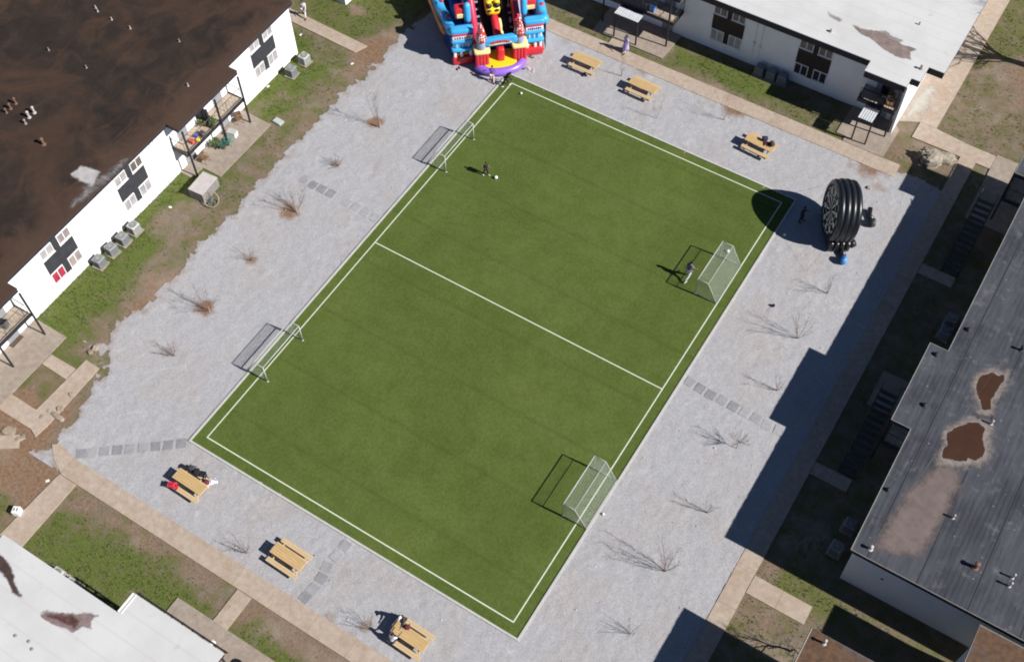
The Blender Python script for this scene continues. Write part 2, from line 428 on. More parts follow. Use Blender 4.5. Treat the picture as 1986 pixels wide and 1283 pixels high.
# ---------------------------------------------------------------- concrete paths
def mat_conc(name, a, b, stain=(.3, .22, .15)):
    t = NT(name); p = t.pos()
    n0 = t.noise(p, .5, 5, .6); n1 = t.noise(p, 2.6, 5, .65); n2 = t.noise(p, 22, 3, .65)
    c = t.ramp(n1, [(.3, tuple(q * .93 for q in a)), (.7, tuple(q * 1.05 for q in b))])
    c = t.mix(t.smooth(n0, .46, .7), c, t.mix(.42, c, stain + (1,)))
    n9 = t.noise(p, 1.1, 6, .7, 2.0); c = t.mix(t.math('MULTIPLY', t.math('SUBTRACT', 1.0, t.smooth(t.math('ABSOLUTE', t.math('SUBTRACT', n9, .5)), .0, .012)), .45), c, tuple(q * .4 for q in a) + (1,))
    c = t.mix(t.math('MULTIPLY', t.smooth(n2, .5, .8), .25), c, t.mix(1.0, c, (.7, .68, .66, 1), 'MULTIPLY'))
    t.col(c); t.bump(n2, .25, .01)
    return t.fin(.9, .15)
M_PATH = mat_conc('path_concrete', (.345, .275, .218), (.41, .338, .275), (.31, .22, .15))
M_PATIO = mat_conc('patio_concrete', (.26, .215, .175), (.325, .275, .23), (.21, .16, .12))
def slab_run(mb, x0, x1, y0, y1, z, n, along='x', gap=.012):
    for i in range(n):
        if along == 'x':
            a = x0 + (x1 - x0) * i / n; b = x0 + (x1 - x0) * (i + 1) / n; mb.box(a + gap / 2, b - gap / 2, y0, y1, -.08, z + .002 * (i % 2))
        else:
            a = y0 + (y1 - y0) * i / n; b = y0 + (y1 - y0) * (i + 1) / n; mb.box(x0, x1, a + gap / 2, b - gap / 2, -.08, z + .002 * (i % 2))
def path(name, label, runs, mat=None):
    m = MB()
    for r in runs:
        if isinstance(r[0], (tuple, list)): m.prism(list(r[0]), -.08, r[1])
        else: slab_run(m, *r)
    o = m.build(name, mat or M_PATH); tag(o, label, 'path' if name == 'path' else 'patio', kind='structure'); return o
path('path', 'long tan concrete path below the pitch', [(-5.9, 31.0, -6.55, -5.32, .055, 14, 'x'), ([(-5.92, -6.5), (-5.92, -5.36), (-7.2, -5.0), (-7.75, -5.35), (-7.0, -6.0)], .053)])
path('path', 'tan concrete path from the long path to the white roofed block', [([(-5.95, -6.58), (-4.6, -6.58), (-4.5, -11.3), (-6.15, -11.3)], .05), (7.75, 8.75, -8.75, -6.58, .05, 1, 'y')])
path('path', 'tan concrete path in front of the white roofed shaded block', [(-3.4, 27.7, 41.28, 42.55, .055, 13, 'x'), ([(-9, 41.3), (-3.43, 41.3), (-3.43, 42.55), (-9, 42.55)], .05), ([(4.05, 42.58), (5.5, 42.58), (5.5, 43.2), (4.05, 43.2)], .05)])
path('path', 'tan concrete path beside the dark roofed block', [(31.02, 32.15, -14, 44.0, .055, 22, 'y'), (32.18, 35.7, 8.3, 9.5, .05, 2, 'x'), (32.18, 34.5, 17.0, 17.9, .05, 2, 'x'), (32.18, 34.5, 34.3, 35.2, .05, 2, 'x')])
path('path', 'wide stained concrete walk round the end of the white roofed block',
     [([(26.02, 46.5), (27.35, 47.18), (28.62, 47.2), (28.6, 75), (26.02, 75)], .05), ([(27.4, 45.5), (31.02, 45.5), (31.02, 44.03), (32.15, 44.03), (32.15, 45.5), (40, 45.5), (40, 46.75), (31, 46.9), (28.62, 47.17), (27.4, 47.17)], .052)])
path('path', 'short tan concrete path on the grass beside the brown roofed block end', [([(-20, 31.85), (-11.95, 31.6), (-11.55, 32.65), (-20, 32.95)], .05)])
path('path', 'broken tan concrete path at the left edge below the porch', [([(-16, -4.05), (-10.3, -4.1), (-10.2, .25), (-9.05, .2), (-8.9, -4.6), (-9.0, -5.5), (-9.6, -5.25), (-16, -5.3)], .055), ([(-12.4, -1.45), (-10.32, -1.5), (-10.32, -.6), (-12.4, -.62)], .05), ([(-12.2, -8.6), (-9.3, -6.6), (-9.9, -5.9), (-13, -8)], .05)])
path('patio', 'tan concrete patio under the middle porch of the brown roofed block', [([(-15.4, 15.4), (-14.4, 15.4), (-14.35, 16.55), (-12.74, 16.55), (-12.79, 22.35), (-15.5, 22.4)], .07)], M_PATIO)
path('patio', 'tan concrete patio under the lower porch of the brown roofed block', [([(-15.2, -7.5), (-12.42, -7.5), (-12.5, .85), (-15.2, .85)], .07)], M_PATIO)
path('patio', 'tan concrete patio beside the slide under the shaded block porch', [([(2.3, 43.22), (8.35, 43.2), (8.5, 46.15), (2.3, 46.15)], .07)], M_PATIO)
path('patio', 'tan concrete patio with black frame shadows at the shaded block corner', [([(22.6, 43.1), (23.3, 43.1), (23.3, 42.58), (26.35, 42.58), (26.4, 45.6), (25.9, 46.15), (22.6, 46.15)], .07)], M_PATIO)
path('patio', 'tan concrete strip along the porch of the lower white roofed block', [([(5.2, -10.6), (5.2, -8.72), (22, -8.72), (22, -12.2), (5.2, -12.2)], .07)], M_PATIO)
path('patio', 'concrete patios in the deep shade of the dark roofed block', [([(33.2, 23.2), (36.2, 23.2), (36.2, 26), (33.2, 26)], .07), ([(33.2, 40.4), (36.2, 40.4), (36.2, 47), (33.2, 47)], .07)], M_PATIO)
# ---------------------------------------------------------------- stepping stones
ORD = ['first', 'second', 'third', 'fourth', 'fifth', 'sixth', 'seventh', 'eighth', 'ninth', 'tenth']
m_st = [mat_conc('stone_%s' % n, a, b, (.3, .29, .29)) for n, a, b in (('pale', (.25, .25, .263), (.305, .303, .315)), ('mid', (.195, .195, .208), (.245, .245, .258)), ('dusty', (.295, .293, .305), (.345, .342, .353)))]
def z_px(o, s, l): return [(o[0] + a / s, o[1] + b / s) for a, b in l]
ROWS = [
 (z_px((0, 560), 3.888, [(1368, 1165), (1268, 1177), (1175, 1187), (1083, 1198), (982, 1208), (885, 1215), (788, 1225), (695, 1235), (612, 1243)]), 'from the left corner of the pitch', 'stepping stones from the left pitch corner'),
 (z_px((500, 340), 8.275, [(1870, 680), (1730, 600), (1575, 515), (1425, 445), (1170, 295), (1025, 222), (885, 155), (755, 75)]), 'from the pitch between the two small left goals', 'stepping stones between the left goals'),
 ([(669, 1058), (652, 1078), (634, 1099), (623, 1121), (607, 1142), (592, 1158)], 'from the pitch beside the middle lower picnic table', 'stepping stones beside the lower picnic table'),
 (z_px((1320, 720), 8.018, [(145, 165), (300, 265), (465, 365), (645, 450), (820, 545), (1000, 640), (1170, 730), (1340, 840), (1530, 920)]), 'from the pitch halfway line towards the shaded block', 'stepping stones from the right touchline')]
TONE = [[1, 1, 1, 0, 0, 1, 0, 2, 1], [2, 2, 2, 2, 1, 1, 1, 0], [0, 2, 0, 1, 0, 1], [0, 1, 1, 0, 1, 2, 0, 2, 2]]
for (pts, wh, grp), tn in zip(ROWS, TONE):
    for i, q in enumerate(pts):
        c = G(*q)
        nb = G(*pts[i + 1 if i + 1 < len(pts) else i - 1]); an = math.atan2(nb[1] - c[1], nb[0] - c[0]) + random.uniform(-.04, .04)
        mb = MB(); mb.obox((0, 0, .018), (.60, .64, .06), (random.uniform(-.012, .012), random.uniform(-.012, .012), 0), .008)
        o = mb.build('stepping_stone', m_st[tn[i]]); o.location = (c[0], c[1], -.006); o.rotation_euler = (0, 0, an)
        tag(o, '%s grey square stepping stone %s' % (ORD[i], wh), 'stepping stone', grp)
# ---------------------------------------------------------------- buildings
RZ = 5.1                                   # roof height
M_WHITE = paint('white_wall', (.78, .78, .77), .75, .05, .8, bump=.15)
M_BLACK = paint('black_metal', (.022, .020, .024), .55, .2, 4, .4)
M_DARKFASCIA = paint('dark_fascia', (.030, .026, .032), .7, .2, 2)
M_PANEL = paint('dark_panel', (.035, .036, .042), .7, .2, 2)
M_PANELB = paint('brown_panel', (.030, .020, .018), .7, .25, 2)
M_FRAME = paint('white_frame', (.72, .71, .69), .6, .06, 5)
M_DECK = mat_conc('deck_boards', (.33, .27, .21), (.45, .37, .29), (.25, .2, .16))
M_DOOR = paint('door', (.25, .25, .27), .6, .1, 3)
M_STEP = paint('dull_steel', (.06, .06, .066), .6, .15, 3)
M_SHED = paint('galvanised_sheet', (.55, .57, .6), .45, .12, 3, .5)
def mat_blind(name, a, b):
    t = NT(name); co = t.pos(True)
    w_ = t.n('ShaderNodeTexWave', wave_type='BANDS', bands_direction='X'); w_.inputs['Scale'].default_value = 5.5; w_.inputs['Distortion'].default_value = 2.5
    t.l(co, w_.inputs['Vector']); n = t.noise(co, 1.3, 3)
    c = t.mix(t.math('MULTIPLY', w_.outputs['Fac'], .7), a + (1,), b + (1,)); t.col(t.mix(t.smooth(n, .4, .65), c, t.mix(1.0, c, (.7, .72, .78, 1), 'MULTIPLY')))
    return t.fin(.18, .5)
M_BLIND = mat_blind('pane_over_pale_blind', (.33, .31, .31), (.46, .44, .44))
M_PINK = mat_blind('pane_over_pinkish_blind', (.28, .225, .22), (.40, .335, .325))
M_RED = mat_blind('pane_over_red_curtain', (.36, .03, .06), (.48, .06, .10))
M_GLASS = mat_blind('dark_pane', (.035, .037, .045), (.055, .055, .065))
M_GLASSB = mat_blind('dim_pane_over_curtain', (.10, .085, .08), (.17, .14, .125))

def offset(poly, d):
    """grow a counter-clockwise outline by d"""
    a = sum(poly[i][0] * poly[(i + 1) % len(poly)][1] - poly[(i + 1) % len(poly)][0] * poly[i][1] for i in range(len(poly)))
    if a < 0: poly = poly[::-1]
    out = []; n = len(poly)
    for i in range(n):
        p0, p1, p2 = Vector(poly[i - 1]), Vector(poly[i]), Vector(poly[(i + 1) % n])
        e1 = (p1 - p0).normalized(); e2 = (p2 - p1).normalized()
        n1 = Vector((e1.y, -e1.x)); n2 = Vector((e2.y, -e2.x))
        m = (n1 + n2); m = m / max(.2, (1 + n1.dot(n2)))
        out.append((p1 + m * d)[:])
    return out
def shell(t, outline, wall, roofmat, fh=.42, ftop=RZ - .05, zroof=RZ, wallmat=None):
    MB().prism(wall, -.1, ftop - fh + .01).build('wall', wallmat or M_WHITE, t)
    MB().prism(offset(outline, -.03), ftop - fh, ftop).build('fascia', M_DARKFASCIA, t)
    return MB().prism(outline, ftop - .002, zroof).build('roof', roofmat, t)
def window(t, u0, u1, z0, z1, pane, v=-.06):
    m = MB(); f = .055
    for a, b, c, d in ((u0, u1, z0, z0 + f), (u0, u1, z1 - f, z1), (u0, u0 + f, z0 + f, z1 - f), (u1 - f, u1, z0 + f, z1 - f), ((u0 + u1) / 2 - .03, (u0 + u1) / 2 + .03, z0 + f, z1 - f)):
        m.box(a, b, v, 0.02, c, d)
    w_ = m.build('window', M_FRAME, t)
    mid = (u0 + u1) / 2
    for (a, b) in ((u0 + f, mid - .03), (mid + .03, u1 - f)):
        MB().box(a, b, v + .035, .015, z0 + f, z1 - f).build('pane', pane if not isinstance(pane, tuple) else pane[0], w_)
    MB().box(u0 - .04, u1 + .04, v - .05, v - .002, z0 - .05, z0 + .004).build('sill', M_FRAME, w_)
def bay(t, u, panes, panel, dz=0.0, w=2.62):
    m = MB(); ww = 1.07
    m.box(u, u + w, -.03, .01, 2.06 + dz, 3.47 + dz)
    m.box(u + ww + .01, u + w - ww - .01, -.03, .01, 3.472 + dz, 4.4 + dz); m.box(u + ww + .01, u + w - ww - .01, -.03, .01, 1.0 + dz, 2.058 + dz)
    m.build('spandrel_panel', panel, t)
    for k, (a, z) in enumerate(((u, 3.5), (u + w - ww, 3.5), (u, 1.02), (u + w - ww, 1.02))):
        window(t, a, a + ww, z + dz, z + (.87 if z > 3 else 1.0) + dz, panes[k])
def railing(mb, pts, z, h=1.0, step=.30):
    """top rail, mid rail and balusters along a line of plan points"""
    for (a, b) in zip(pts[:-1], pts[1:]):
        a, b = Vector((a[0], a[1], 0)), Vector((b[0], b[1], 0)); L = (b - a).length
        for hh in (h, .1): mb.tube([a + Vector((0, 0, z + hh)), b + Vector((0, 0, z + hh))], .028, 4)
        k = max(1, int(L / step))
        for i in range(k + 1):
            p = a + (b - a) * i / k; mb.tube([p + Vector((0, 0, z + .1)), p + Vector((0, 0, z + h))], .007 if i % 5 else .02, 4)
def post(t, u, v, z0, z1, s=.055):
    MB().box(u - s, u + s, v - s, v + s, z0, z1).build('post', M_BLACK, t)
def porch(t, u0, u1, d, posts, deck_z=2.45, partition=None, rail=True, side=True):
    MB().box(u0, u1, -d, -.01, deck_z - .06, deck_z).build('balcony_deck', M_DECK, t)
    e = MB(); e.box(u0 - .05, u1 + .05, -d - .06, -d - .002, deck_z - .24, deck_z + .03); e.box(u0 - .05, u0 - .002, -d, -.01, deck_z - .24, deck_z + .03); e.box(u1 + .002, u1 + .05, -d, -.01, deck_z - .24, deck_z + .03)
    e.build('deck_edge', M_BLACK, t)
    for u in posts: post(t, u, -d - .12, 0.06, RZ - .47)
    if rail:
        r = MB(); railing(r, ([(u0, -.05)] if side else []) + [(u0, -d + .03), (u1, -d + .03)] + ([(u1, -.05)] if side else []), deck_z)
        r.build('railing', M_BLACK, t)
    for z in (.08, deck_z + .02):                          # doors to both flats, one window each
        for u in (u0 + .7, u1 - 1.6):
            dr = MB().box(u, u + .9, -.05, .01, z, z + 2.02).build('door', M_DOOR, t)
            MB().ball((u + .8, -.08, z + 1.0), .035, 8, 5).build('handle', M_FRAME, dr)
        window(t, (u0 + u1) / 2 - .5, (u0 + u1) / 2 + .5, z + .95, z + 1.95, M_GLASSB)
def stair(t, u0, u1, v0, v1, z0, z1, n=13):
    """open treads rising from u0,z0 to u1,z1"""
    m = MB()
    for i in range(n):
        q = (i + .5) / n; u = u0 + (u1 - u0) * q; z = z0 + (z1 - z0) * q; s = abs(u1 - u0) / n * .36
        m.box(u - s, u + s, v0 + .05, v1 - .05, z - .03, z)
    st_ = m.build('stair', M_STEP, t)
    s = MB()
    for v in (v0 + .02, v1 - .02):
        s.tube([(u0, v, z0 - .05), (u1, v, z1 - .05)], .045, 4); s.tube([(u0, v, z0 + .85), (u1, v, z1 + .85)], .025, 4)
        for q in (0.02, .5, .98): s.tube([(u0 + (u1 - u0) * q, v, z0 + (z1 - z0) * q - .05), (u0 + (u1 - u0) * q, v, z0 + (z1 - z0) * q + .85)], .02, 4)
    s.build('stringer', M_BLACK, st_)
def slats(t, u0, u1, v0, v1, z=2.3):
    m = MB(); n = int((u1 - u0) / .17)
    for i in range(n): m.box(u0 + (u1 - u0) * i / n, u0 + (u1 - u0) * (i + .78) / n, v0, v1, z, z + .03)
    s = m.build('slatted_canopy', M_SHED, t); MB().box(u0, u1, v1 + .02, -1.62, z - .03, z).build('shade_filler', M_STEP, t); f = MB()  # added dark sheet behind the slats, closes the sunlit gap in their shadow
    for v in (v0 + .03, (v0 + v1) / 2, v1 - .03): f.box(u0 - .03, u1 + .03, v - .03, v + .03, z - .06, z - .002)
    f.build('canopy_frame', M_BLACK, s)
def stain(name, rgb, rough=.85, var=.3, scale=2.0, soft=.35, spec=.2, alpha=1.0):
    """a stain whose rim fades raggedly into what it lies on; 'rim' is the distance to its outline"""
    t = NT(name); p = t.pos(); n = t.noise(p, scale, 5, .65); n2 = t.noise(p, 5.0, 6, .7); at = t.n('ShaderNodeAttribute', attribute_name='rim')
    t.col(t.ramp(n, [(.3, tuple(c * (1 - var) for c in rgb)), (.7, tuple(min(1, c * (1 + var)) for c in rgb))]))
    a = t.math('ADD', at.outputs['Fac'], t.math('MULTIPLY', t.math('SUBTRACT', n2, .5), soft * 1.6))
    a = t.math('MULTIPLY', t.smooth(a, .0, soft), alpha); t.l(a, t.b.inputs['Alpha']); return t.fin(rough, spec)
def patch(t, name, poly, z, mat, grow=.15, st=.09):
    """a stain lying on a roof or a pavement: a fine sheet that knows how far each point is from its outline"""
    xs = [p[0] for p in poly]; ys = [p[1] for p in poly]
    X, Y = np.meshgrid(np.arange(min(xs) - grow - st, max(xs) + grow + st, st), np.arange(min(ys) - grow - st, max(ys) + grow + st, st), indexing='ij')
    wx = X + .5 * (fbm(X, Y, .9, 61) - .5); wy = Y + .5 * (fbm(X, Y, .9, 67) - .5)
    d = sdist(wx, wy, poly) + grow; idx = np.arange(X.size).reshape(X.shape); ok = d > -.06
    F = np.stack([idx[:-1, :-1], idx[1:, :-1], idx[1:, 1:], idx[:-1, 1:]], -1)[ok[:-1, :-1] & ok[1:, :-1] & ok[1:, 1:] & ok[:-1, 1:]]
    used = np.unique(F); rm = np.full(X.size, -1); rm[used] = np.arange(len(used))
    o = sgrid(name, np.stack([X.ravel(), Y.ravel(), np.full(X.size, z)], 1)[used], rm[F], mat)
    o.data.attributes.new('rim', 'FLOAT', 'POINT').data.foreach_set('value', d.ravel()[used].astype(np.float32))
    if t is not None: o.parent = t
    return o
def loc_of(t, pts):
    """plan points in the frame of a building"""
    M = (Matrix.Translation(t.location) @ t.rotation_euler.to_matrix().to_4x4()).inverted()
    return [tuple((M @ Vector((p[0], p[1], 0)))[:2]) for p in pts]

def mat_roof(name, fn):
    t = NT(name); fn(t, t.pos()); return t.fin(.9, .15)
def rf_brown(t, p):
    n0 = t.noise(p, .16, 5, .62, .6); n1 = t.noise(p, .55, 6, .65, .8); n2 = t.noise(p, 5, 5, .7)
    mp = t.n('ShaderNodeMapping'); mp.inputs['Scale'].default_value = (.8, .34, 1); t.l(p, mp.inputs['Vector']); n3 = t.noise(mp.outputs[0], .8, 6, .7, .9)
    c = t.ramp(n1, [(.3, (.018, .0145, .013)), (.5, (.029, .021, .017)), (.7, (.050, .031, .022))])
    c = t.mix(t.smooth(n0, .48, .72), c, (.062, .036, .024, 1)); c = t.mix(t.smooth(n3, .52, .72), c, (.06, .035, .024, 1))
    s = t.n('ShaderNodeSeparateXYZ'); t.l(p, s.inputs[0])
    edge = t.smooth(t.math('ADD', s.outputs[0], t.math('MULTIPLY', t.math('SUBTRACT', n1, .5), 3.4)), -17.6, -15.2)      # rusty run along the eave gutter
    c = t.mix(t.math('MULTIPLY', edge, .75), c, (.078, .047, .033, 1))
    far = t.smooth(t.math('ADD', t.math('MULTIPLY', s.outputs[0], -1), t.math('MULTIPLY', n1, 5)), 35, 39.5)
    c = t.mix(far, c, (.14, .09, .06, 1))
    c = t.mix(t.math('MULTIPLY', t.smooth(n2, .5, .8), .35), c, (.02, .016, .015, 1)); t.col(c); t.bump(n2, .3, .02)
def rf_white(t, p):
    n0 = t.noise(p, .3, 5, .6); n1 = t.noise(p, 1.6, 6, .65); n2 = t.noise(p, .12, 3, .5)
    c = t.ramp(n0, [(.3, (.47, .465, .455)), (.6, (.53, .527, .52))]); c = t.mix(t.smooth(n1, .58, .78), c, (.42, .395, .37, 1))
    w_ = t.n('ShaderNodeTexWave', wave_type='BANDS', bands_direction='Y'); w_.inputs['Scale'].default_value = .26; w_.inputs['Distortion'].default_value = .15; t.l(p, w_.inputs['Vector'])
    c = t.mix(t.math('MULTIPLY', t.smooth(w_.outputs['Fac'], .96, 1.0), .25), c, (.4, .38, .36, 1)); t.col(c); t.bump(n1, .15, .02)
def rf_grey(t, p):
    n0 = t.noise(p, .35, 5, .62); n1 = t.noise(p, 1.3, 6, .7); n2 = t.noise(p, 5.5, 3, .6)
    mp = t.n('ShaderNodeMapping'); mp.inputs['Scale'].default_value = (3.0, .4, 1); t.l(p, mp.inputs['Vector']); n3 = t.noise(mp.outputs[0], 1.0, 6, .7)
    c = t.ramp(n3, [(.3, (.045, .048, .057)), (.5, (.062, .065, .077)), (.72, (.085, .088, .099))])
    c = t.mix(t.smooth(n0, .45, .7), c, t.mix(1.0, c, (.7, .7, .74, 1), 'MULTIPLY')); c = t.mix(t.math('MULTIPLY', t.smooth(n1, .54, .74), .7), c, (.15, .15, .157, 1))
    v = t.n('ShaderNodeTexVoronoi'); v.inputs['Scale'].default_value = 1.3; v.inputs['Randomness'].default_value = 1.0; t.l(p, v.inputs['Vector'])
    c = t.mix(t.math('MULTIPLY', t.math('SUBTRACT', 1.0, t.smooth(t.math('ADD', v.outputs['Distance'], t.math('MULTIPLY', n2, .08)), .06, .13)), .75), c, (.22, .215, .22, 1))
    s = t.n('ShaderNodeSeparateXYZ'); t.l(p, s.inputs[0])
    w_ = t.n('ShaderNodeTexWave', wave_type='BANDS', bands_direction='X'); w_.inputs['Scale'].default_value = 1.15; w_.inputs['Distortion'].default_value = .3; t.l(p, w_.inputs['Vector'])
    c = t.mix(t.math('MULTIPLY', t.math('MULTIPLY', t.smooth(w_.outputs['Fac'], .7, 1.0), t.smooth(n0, .42, .6)), .45), c, (.018, .019, .024, 1))
    w2 = t.n('ShaderNodeTexWave', wave_type='BANDS', bands_direction='X'); w2.inputs['Scale'].default_value = .115; w2.inputs['Distortion'].default_value = .02; t.l(p, w2.inputs['Vector'])
    c = t.mix(t.math('MULTIPLY', t.smooth(w2.outputs['Fac'], .995, 1.0), .8), c, (.02, .02, .026, 1)); t.col(c); t.bump(n2, .2, .02)
def rf_rust(t, p):
    n0 = t.noise(p, .4, 5, .65, .5); n1 = t.noise(p, 3.5, 6, .7)
    c = t.ramp(n1, [(.3, (.062, .040, .028)), (.7, (.15, .085, .05))]); c = t.mix(t.smooth(n0, .5, .68), c, (.085, .08, .082, 1)); t.col(c); t.bump(n1, .3, .02)
M_RB, M_RW, M_RG, M_RR = (mat_roof(n, f) for n, f in (('weathered_brown_roof', rf_brown), ('white_roof', rf_white), ('grey_roof', rf_grey), ('rusty_roof', rf_rust)))

# --- brown roofed block (left)
B1 = thing('apartment_building', 'white two storey apartment block with a wide weathered brown flat roof and sunlit wall', 'apartment block', (-15.25, 1.1, 0), R(90.86))
out = [(-34, -.35), (-7.6, -.35), (-7.6, -1.4), (-.78, -1.4), (-.78, -.35), (14.3, -.35), (14.3, -1.35), (20.75, -1.35), (20.75, -.35), (28.4, -.35), (28.4, 30), (-34, 30)]
shell(B1, out, [(-33.5, 0), (28.2, 0), (28.2, 29.5), (-33.5, 29.5)], M_RB, .30)
bay(B1, 2.1, (M_BLIND, M_PINK, M_RED, M_PINK), M_PANEL)
bay(B1, 9.1, (M_BLIND, M_GLASSB, M_BLIND, M_BLIND), M_PANEL, .03)
bay(B1, 23.45, (M_BLIND, M_BLIND, M_BLIND, M_BLIND), M_PANEL, .25)
porch(B1, 14.45, 20.55, 1.25, (14.6, 18.05, 20.6))
porch(B1, -7.45, -.95, 1.3, (-7.3, -3.7, -.85))
sc = MB()
for i in range(13): sc.box(17.2, 17.26, -1.2, -.05, 2.5 + i * .14, 2.5 + i * .14 + .085)
for v in (-1.2, -.62, -.06): sc.box(17.17, 17.29, v - .03, v + .03, 2.46, 4.33)
sc.build('slatted_screen', M_BLACK, B1)
dp = MB()
for u in (12.75, 13.1): dp.tube([(u, -.05, .05), (u, -.05, 4.7)], .03, 6)
dp.build('downpipe', M_FRAME, B1)
pt = loc_of(B1, PX([(0, 0)]))
def roofpx(l, z=RZ): return [G(u, v, z) for u, v in l]
patch(B1, 'roof_patch', loc_of(B1, roofpx([(137, 338), (158, 320), (194, 335), (178, 361)])), RZ + .012, stain('pale_membrane', (.36, .345, .34), .8, .2, 2, .2), .1)
patch(B1, 'roof_patch', loc_of(B1, roofpx([(166, 362), (190, 350), (250, 306), (232, 330), (142, 404)])), RZ + .008, stain('worn_pale_membrane', (.17, .155, .15), .85, .5, 2.5, .5), .25)

# --- white roofed block in shade (upper right)
B2 = thing('apartment_building', 'white roofed two storey block whose shaded bluish wall faces the pitch', 'apartment block', (0, 46.2, 0), 0)
o2 = [(-6.0, -.6), (2.1, -.6), (2.1, -1.7), (8.65, -1.7), (8.65, -.6), (22.9, -.6), (22.9, -1.7), (25.94, -1.7), (25.94, -.73), (26.57, -.73), (26.57, .9), (27.69, .9), (27.69, 30), (-6.0, 30)]
shell(B2, o2, [(-5.8, 0), (26.0, 0), (26.0, 29.5), (-5.8, 29.5)], M_RW, .54)  # fascia made deeper, its lower part stands in for the soffit shade
MB().box(25.82, 25.99, -1.2, -.004, .07, RZ - .5).build('side_wall', M_WHITE, B2)
bay(B2, 10.75, (M_GLASSB, M_GLASSB, M_BLIND, M_BLIND), M_PANELB, -.08, 2.55)
bay(B2, 17.6, (M_GLASSB, M_GLASSB, M_GLASS, M_GLASS), M_PANELB, -.12, 2.55)
porch(B2, 2.4, 8.35, 1.6, (2.45, 8.0), side=True)
porch(B2, 23.05, 25.75, 1.6, (25.7,), side=False)
slats(B2, 3.95, 6.0, -2.8, -1.95)
for u, v in ((4.05, -2.8), (5.95, -2.8)): post(B2, u, v, .07, 2.26, .05)
slats(B2, 23.75, 24.82, -3.2, -2.15)
for u, v in ((23.78, -3.15), (24.8, -3.15)): post(B2, u, v, .07, 2.26, .05)
r = MB(); railing(r, [(23.2, -1.63), (25.7, -1.63)], 2.45, 1.0, .2); r.build('railing', M_BLACK, B2)
c_ = MB()
for u in (14.25, 14.75): c_.tube([(u, -.04, .9), (u, -.04, 4.6)], .022, 5)
c_.box(14.15, 14.35, -.12, .0, 1.9, 2.2); c_.box(14.7, 14.84, -.1, .0, 1.85, 2.05); c_.build('cable', M_FRAME, B2)
M_RSTAIN = stain('ponded_stain', (.20, .155, .14), .8, .3, 1.6, .22)
patch(B2, 'roof_stain', loc_of(B2, roofpx([(1655, 50), (1700, 62), (1775, 97), (1764, 103), (1768, 118), (1745, 112), (1700, 85), (1672, 66)])), RZ + .006, M_RSTAIN, .1)
patch(B2, 'roof_stain', loc_of(B2, roofpx([(1700, 63), (1720, 62), (1752, 80), (1745, 83)])), RZ + .009, stain('dark_stain', (.24, .20, .185), .8, .3, 2, .3), .15)
patch(B2, 'roof_stain', loc_of(B2, roofpx([(1608, 25), (1620, 31), (1634, 40), (1630, 44), (1615, 33)])), RZ + .006, stain('faint_stain', (.28, .25, .235), .8, .3, 2, .3), .15)

# --- dark grey roofed block (right)
B3 = thing('apartment_building', 'white two storey block with a dark blue grey flat roof carrying rusty puddles', 'apartment block', (36.3, 11.9, 0), R(-90))
o3 = [(.7, -.3), (-7.75, -.3), (-7.75, -1.45), (-13.75, -1.45), (-13.75, -.35), (-29.0, -.35), (-29.0, -1.55), (-31.9, -1.55), (-31.9, 1.05), (-33.4, 1.05), (-33.4, 18), (.7, 18)]
w3 = [(0, 0), (-31.6, 0), (-31.6, 1.4), (-33.0, 1.4), (-33.0, 17.5), (0, 17.5)]
shell(B3, o3, w3, M_RG, .34)
e = MB(); ot = offset(o3, -.002)
for a, b in zip(ot, ot[1:] + ot[:1]):
    d = (Vector(b) - Vector(a)); 
    if d.length < 40: e.tube([(a[0], a[1], RZ + .006), (b[0], b[1], RZ + .006)], .024, 4)
e.build('roof_edge_trim', paint('pale_drip_edge', (.24, .225, .205), .6, .15, 3), B3)
bay(B3, -4.9, (M_GLASSB, M_GLASS, M_GLASSB, M_GLASS), M_PANELB); bay(B3, -19.5, (M_GLASSB, M_GLASS, M_GLASSB, M_GLASS), M_PANELB); bay(B3, -26.5, (M_GLASS, M_GLASS, M_GLASSB, M_GLASS), M_PANELB)
porch(B3, -13.6, -7.9, 1.3, (-13.5, -7.95)); porch(B3, -31.6, -29.15, 1.4, (-31.5, -29.3))
stair(B3, -6.1, -11.3, -2.75, -1.65, .15, 2.4); stair(B3, -23.3, -28.5, -2.85, -1.75, .15, 2.4)
MB().ball((-.02, 1.9, 2.35), (.06, .1, .1), 8, 5).build('wall_lamp', M_BLACK, B3)
M_PUD = stain('rust_water', (.052, .024, .013), .3, .12, 1.5, .05, .5); M_HALO = stain('dried_silt', (.22, .19, .172), .9, .2, 3, .55, .2, .92); M_SILT = stain('pinkish_silt', (.155, .122, .112), .95, .2, 1.6, .6, .2, .9)
P1 = [(1897, 733), (1912, 722), (1926, 720), (1936, 728), (1948, 726), (1950, 736), (1938, 756), (1930, 772), (1922, 792), (1905, 795), (1899, 790), (1902, 776), (1895, 755)]
P2 = [(1838, 838), (1852, 830), (1868, 824), (1880, 817), (1900, 818), (1911, 830), (1911, 862), (1905, 885), (1890, 890), (1876, 886), (1872, 894), (1845, 894), (1825, 890), (1828, 876), (1840, 862), (1836, 850)]
for q in (P1, P2):
    c = (sum(a for a, b in q) / len(q), sum(b for a, b in q) / len(q))
    patch(B3, 'puddle_rim', loc_of(B3, roofpx([(c[0] + (a - c[0]) * 1.12 + 1, c[1] + (b - c[1]) * 1.12 + 1) for a, b in q])), RZ + .012, M_HALO, .42)
    patch(B3, 'puddle', loc_of(B3, roofpx(q)), RZ + .018, M_PUD, .0)
patch(B3, 'roof_stain', loc_of(B3, roofpx([(1822, 905), (1840, 900), (1858, 918), (1854, 945), (1838, 985), (1806, 1030), (1784, 1074), (1740, 1070), (1702, 1058), (1722, 1015), (1768, 950)])), RZ + .006, M_SILT, .35)
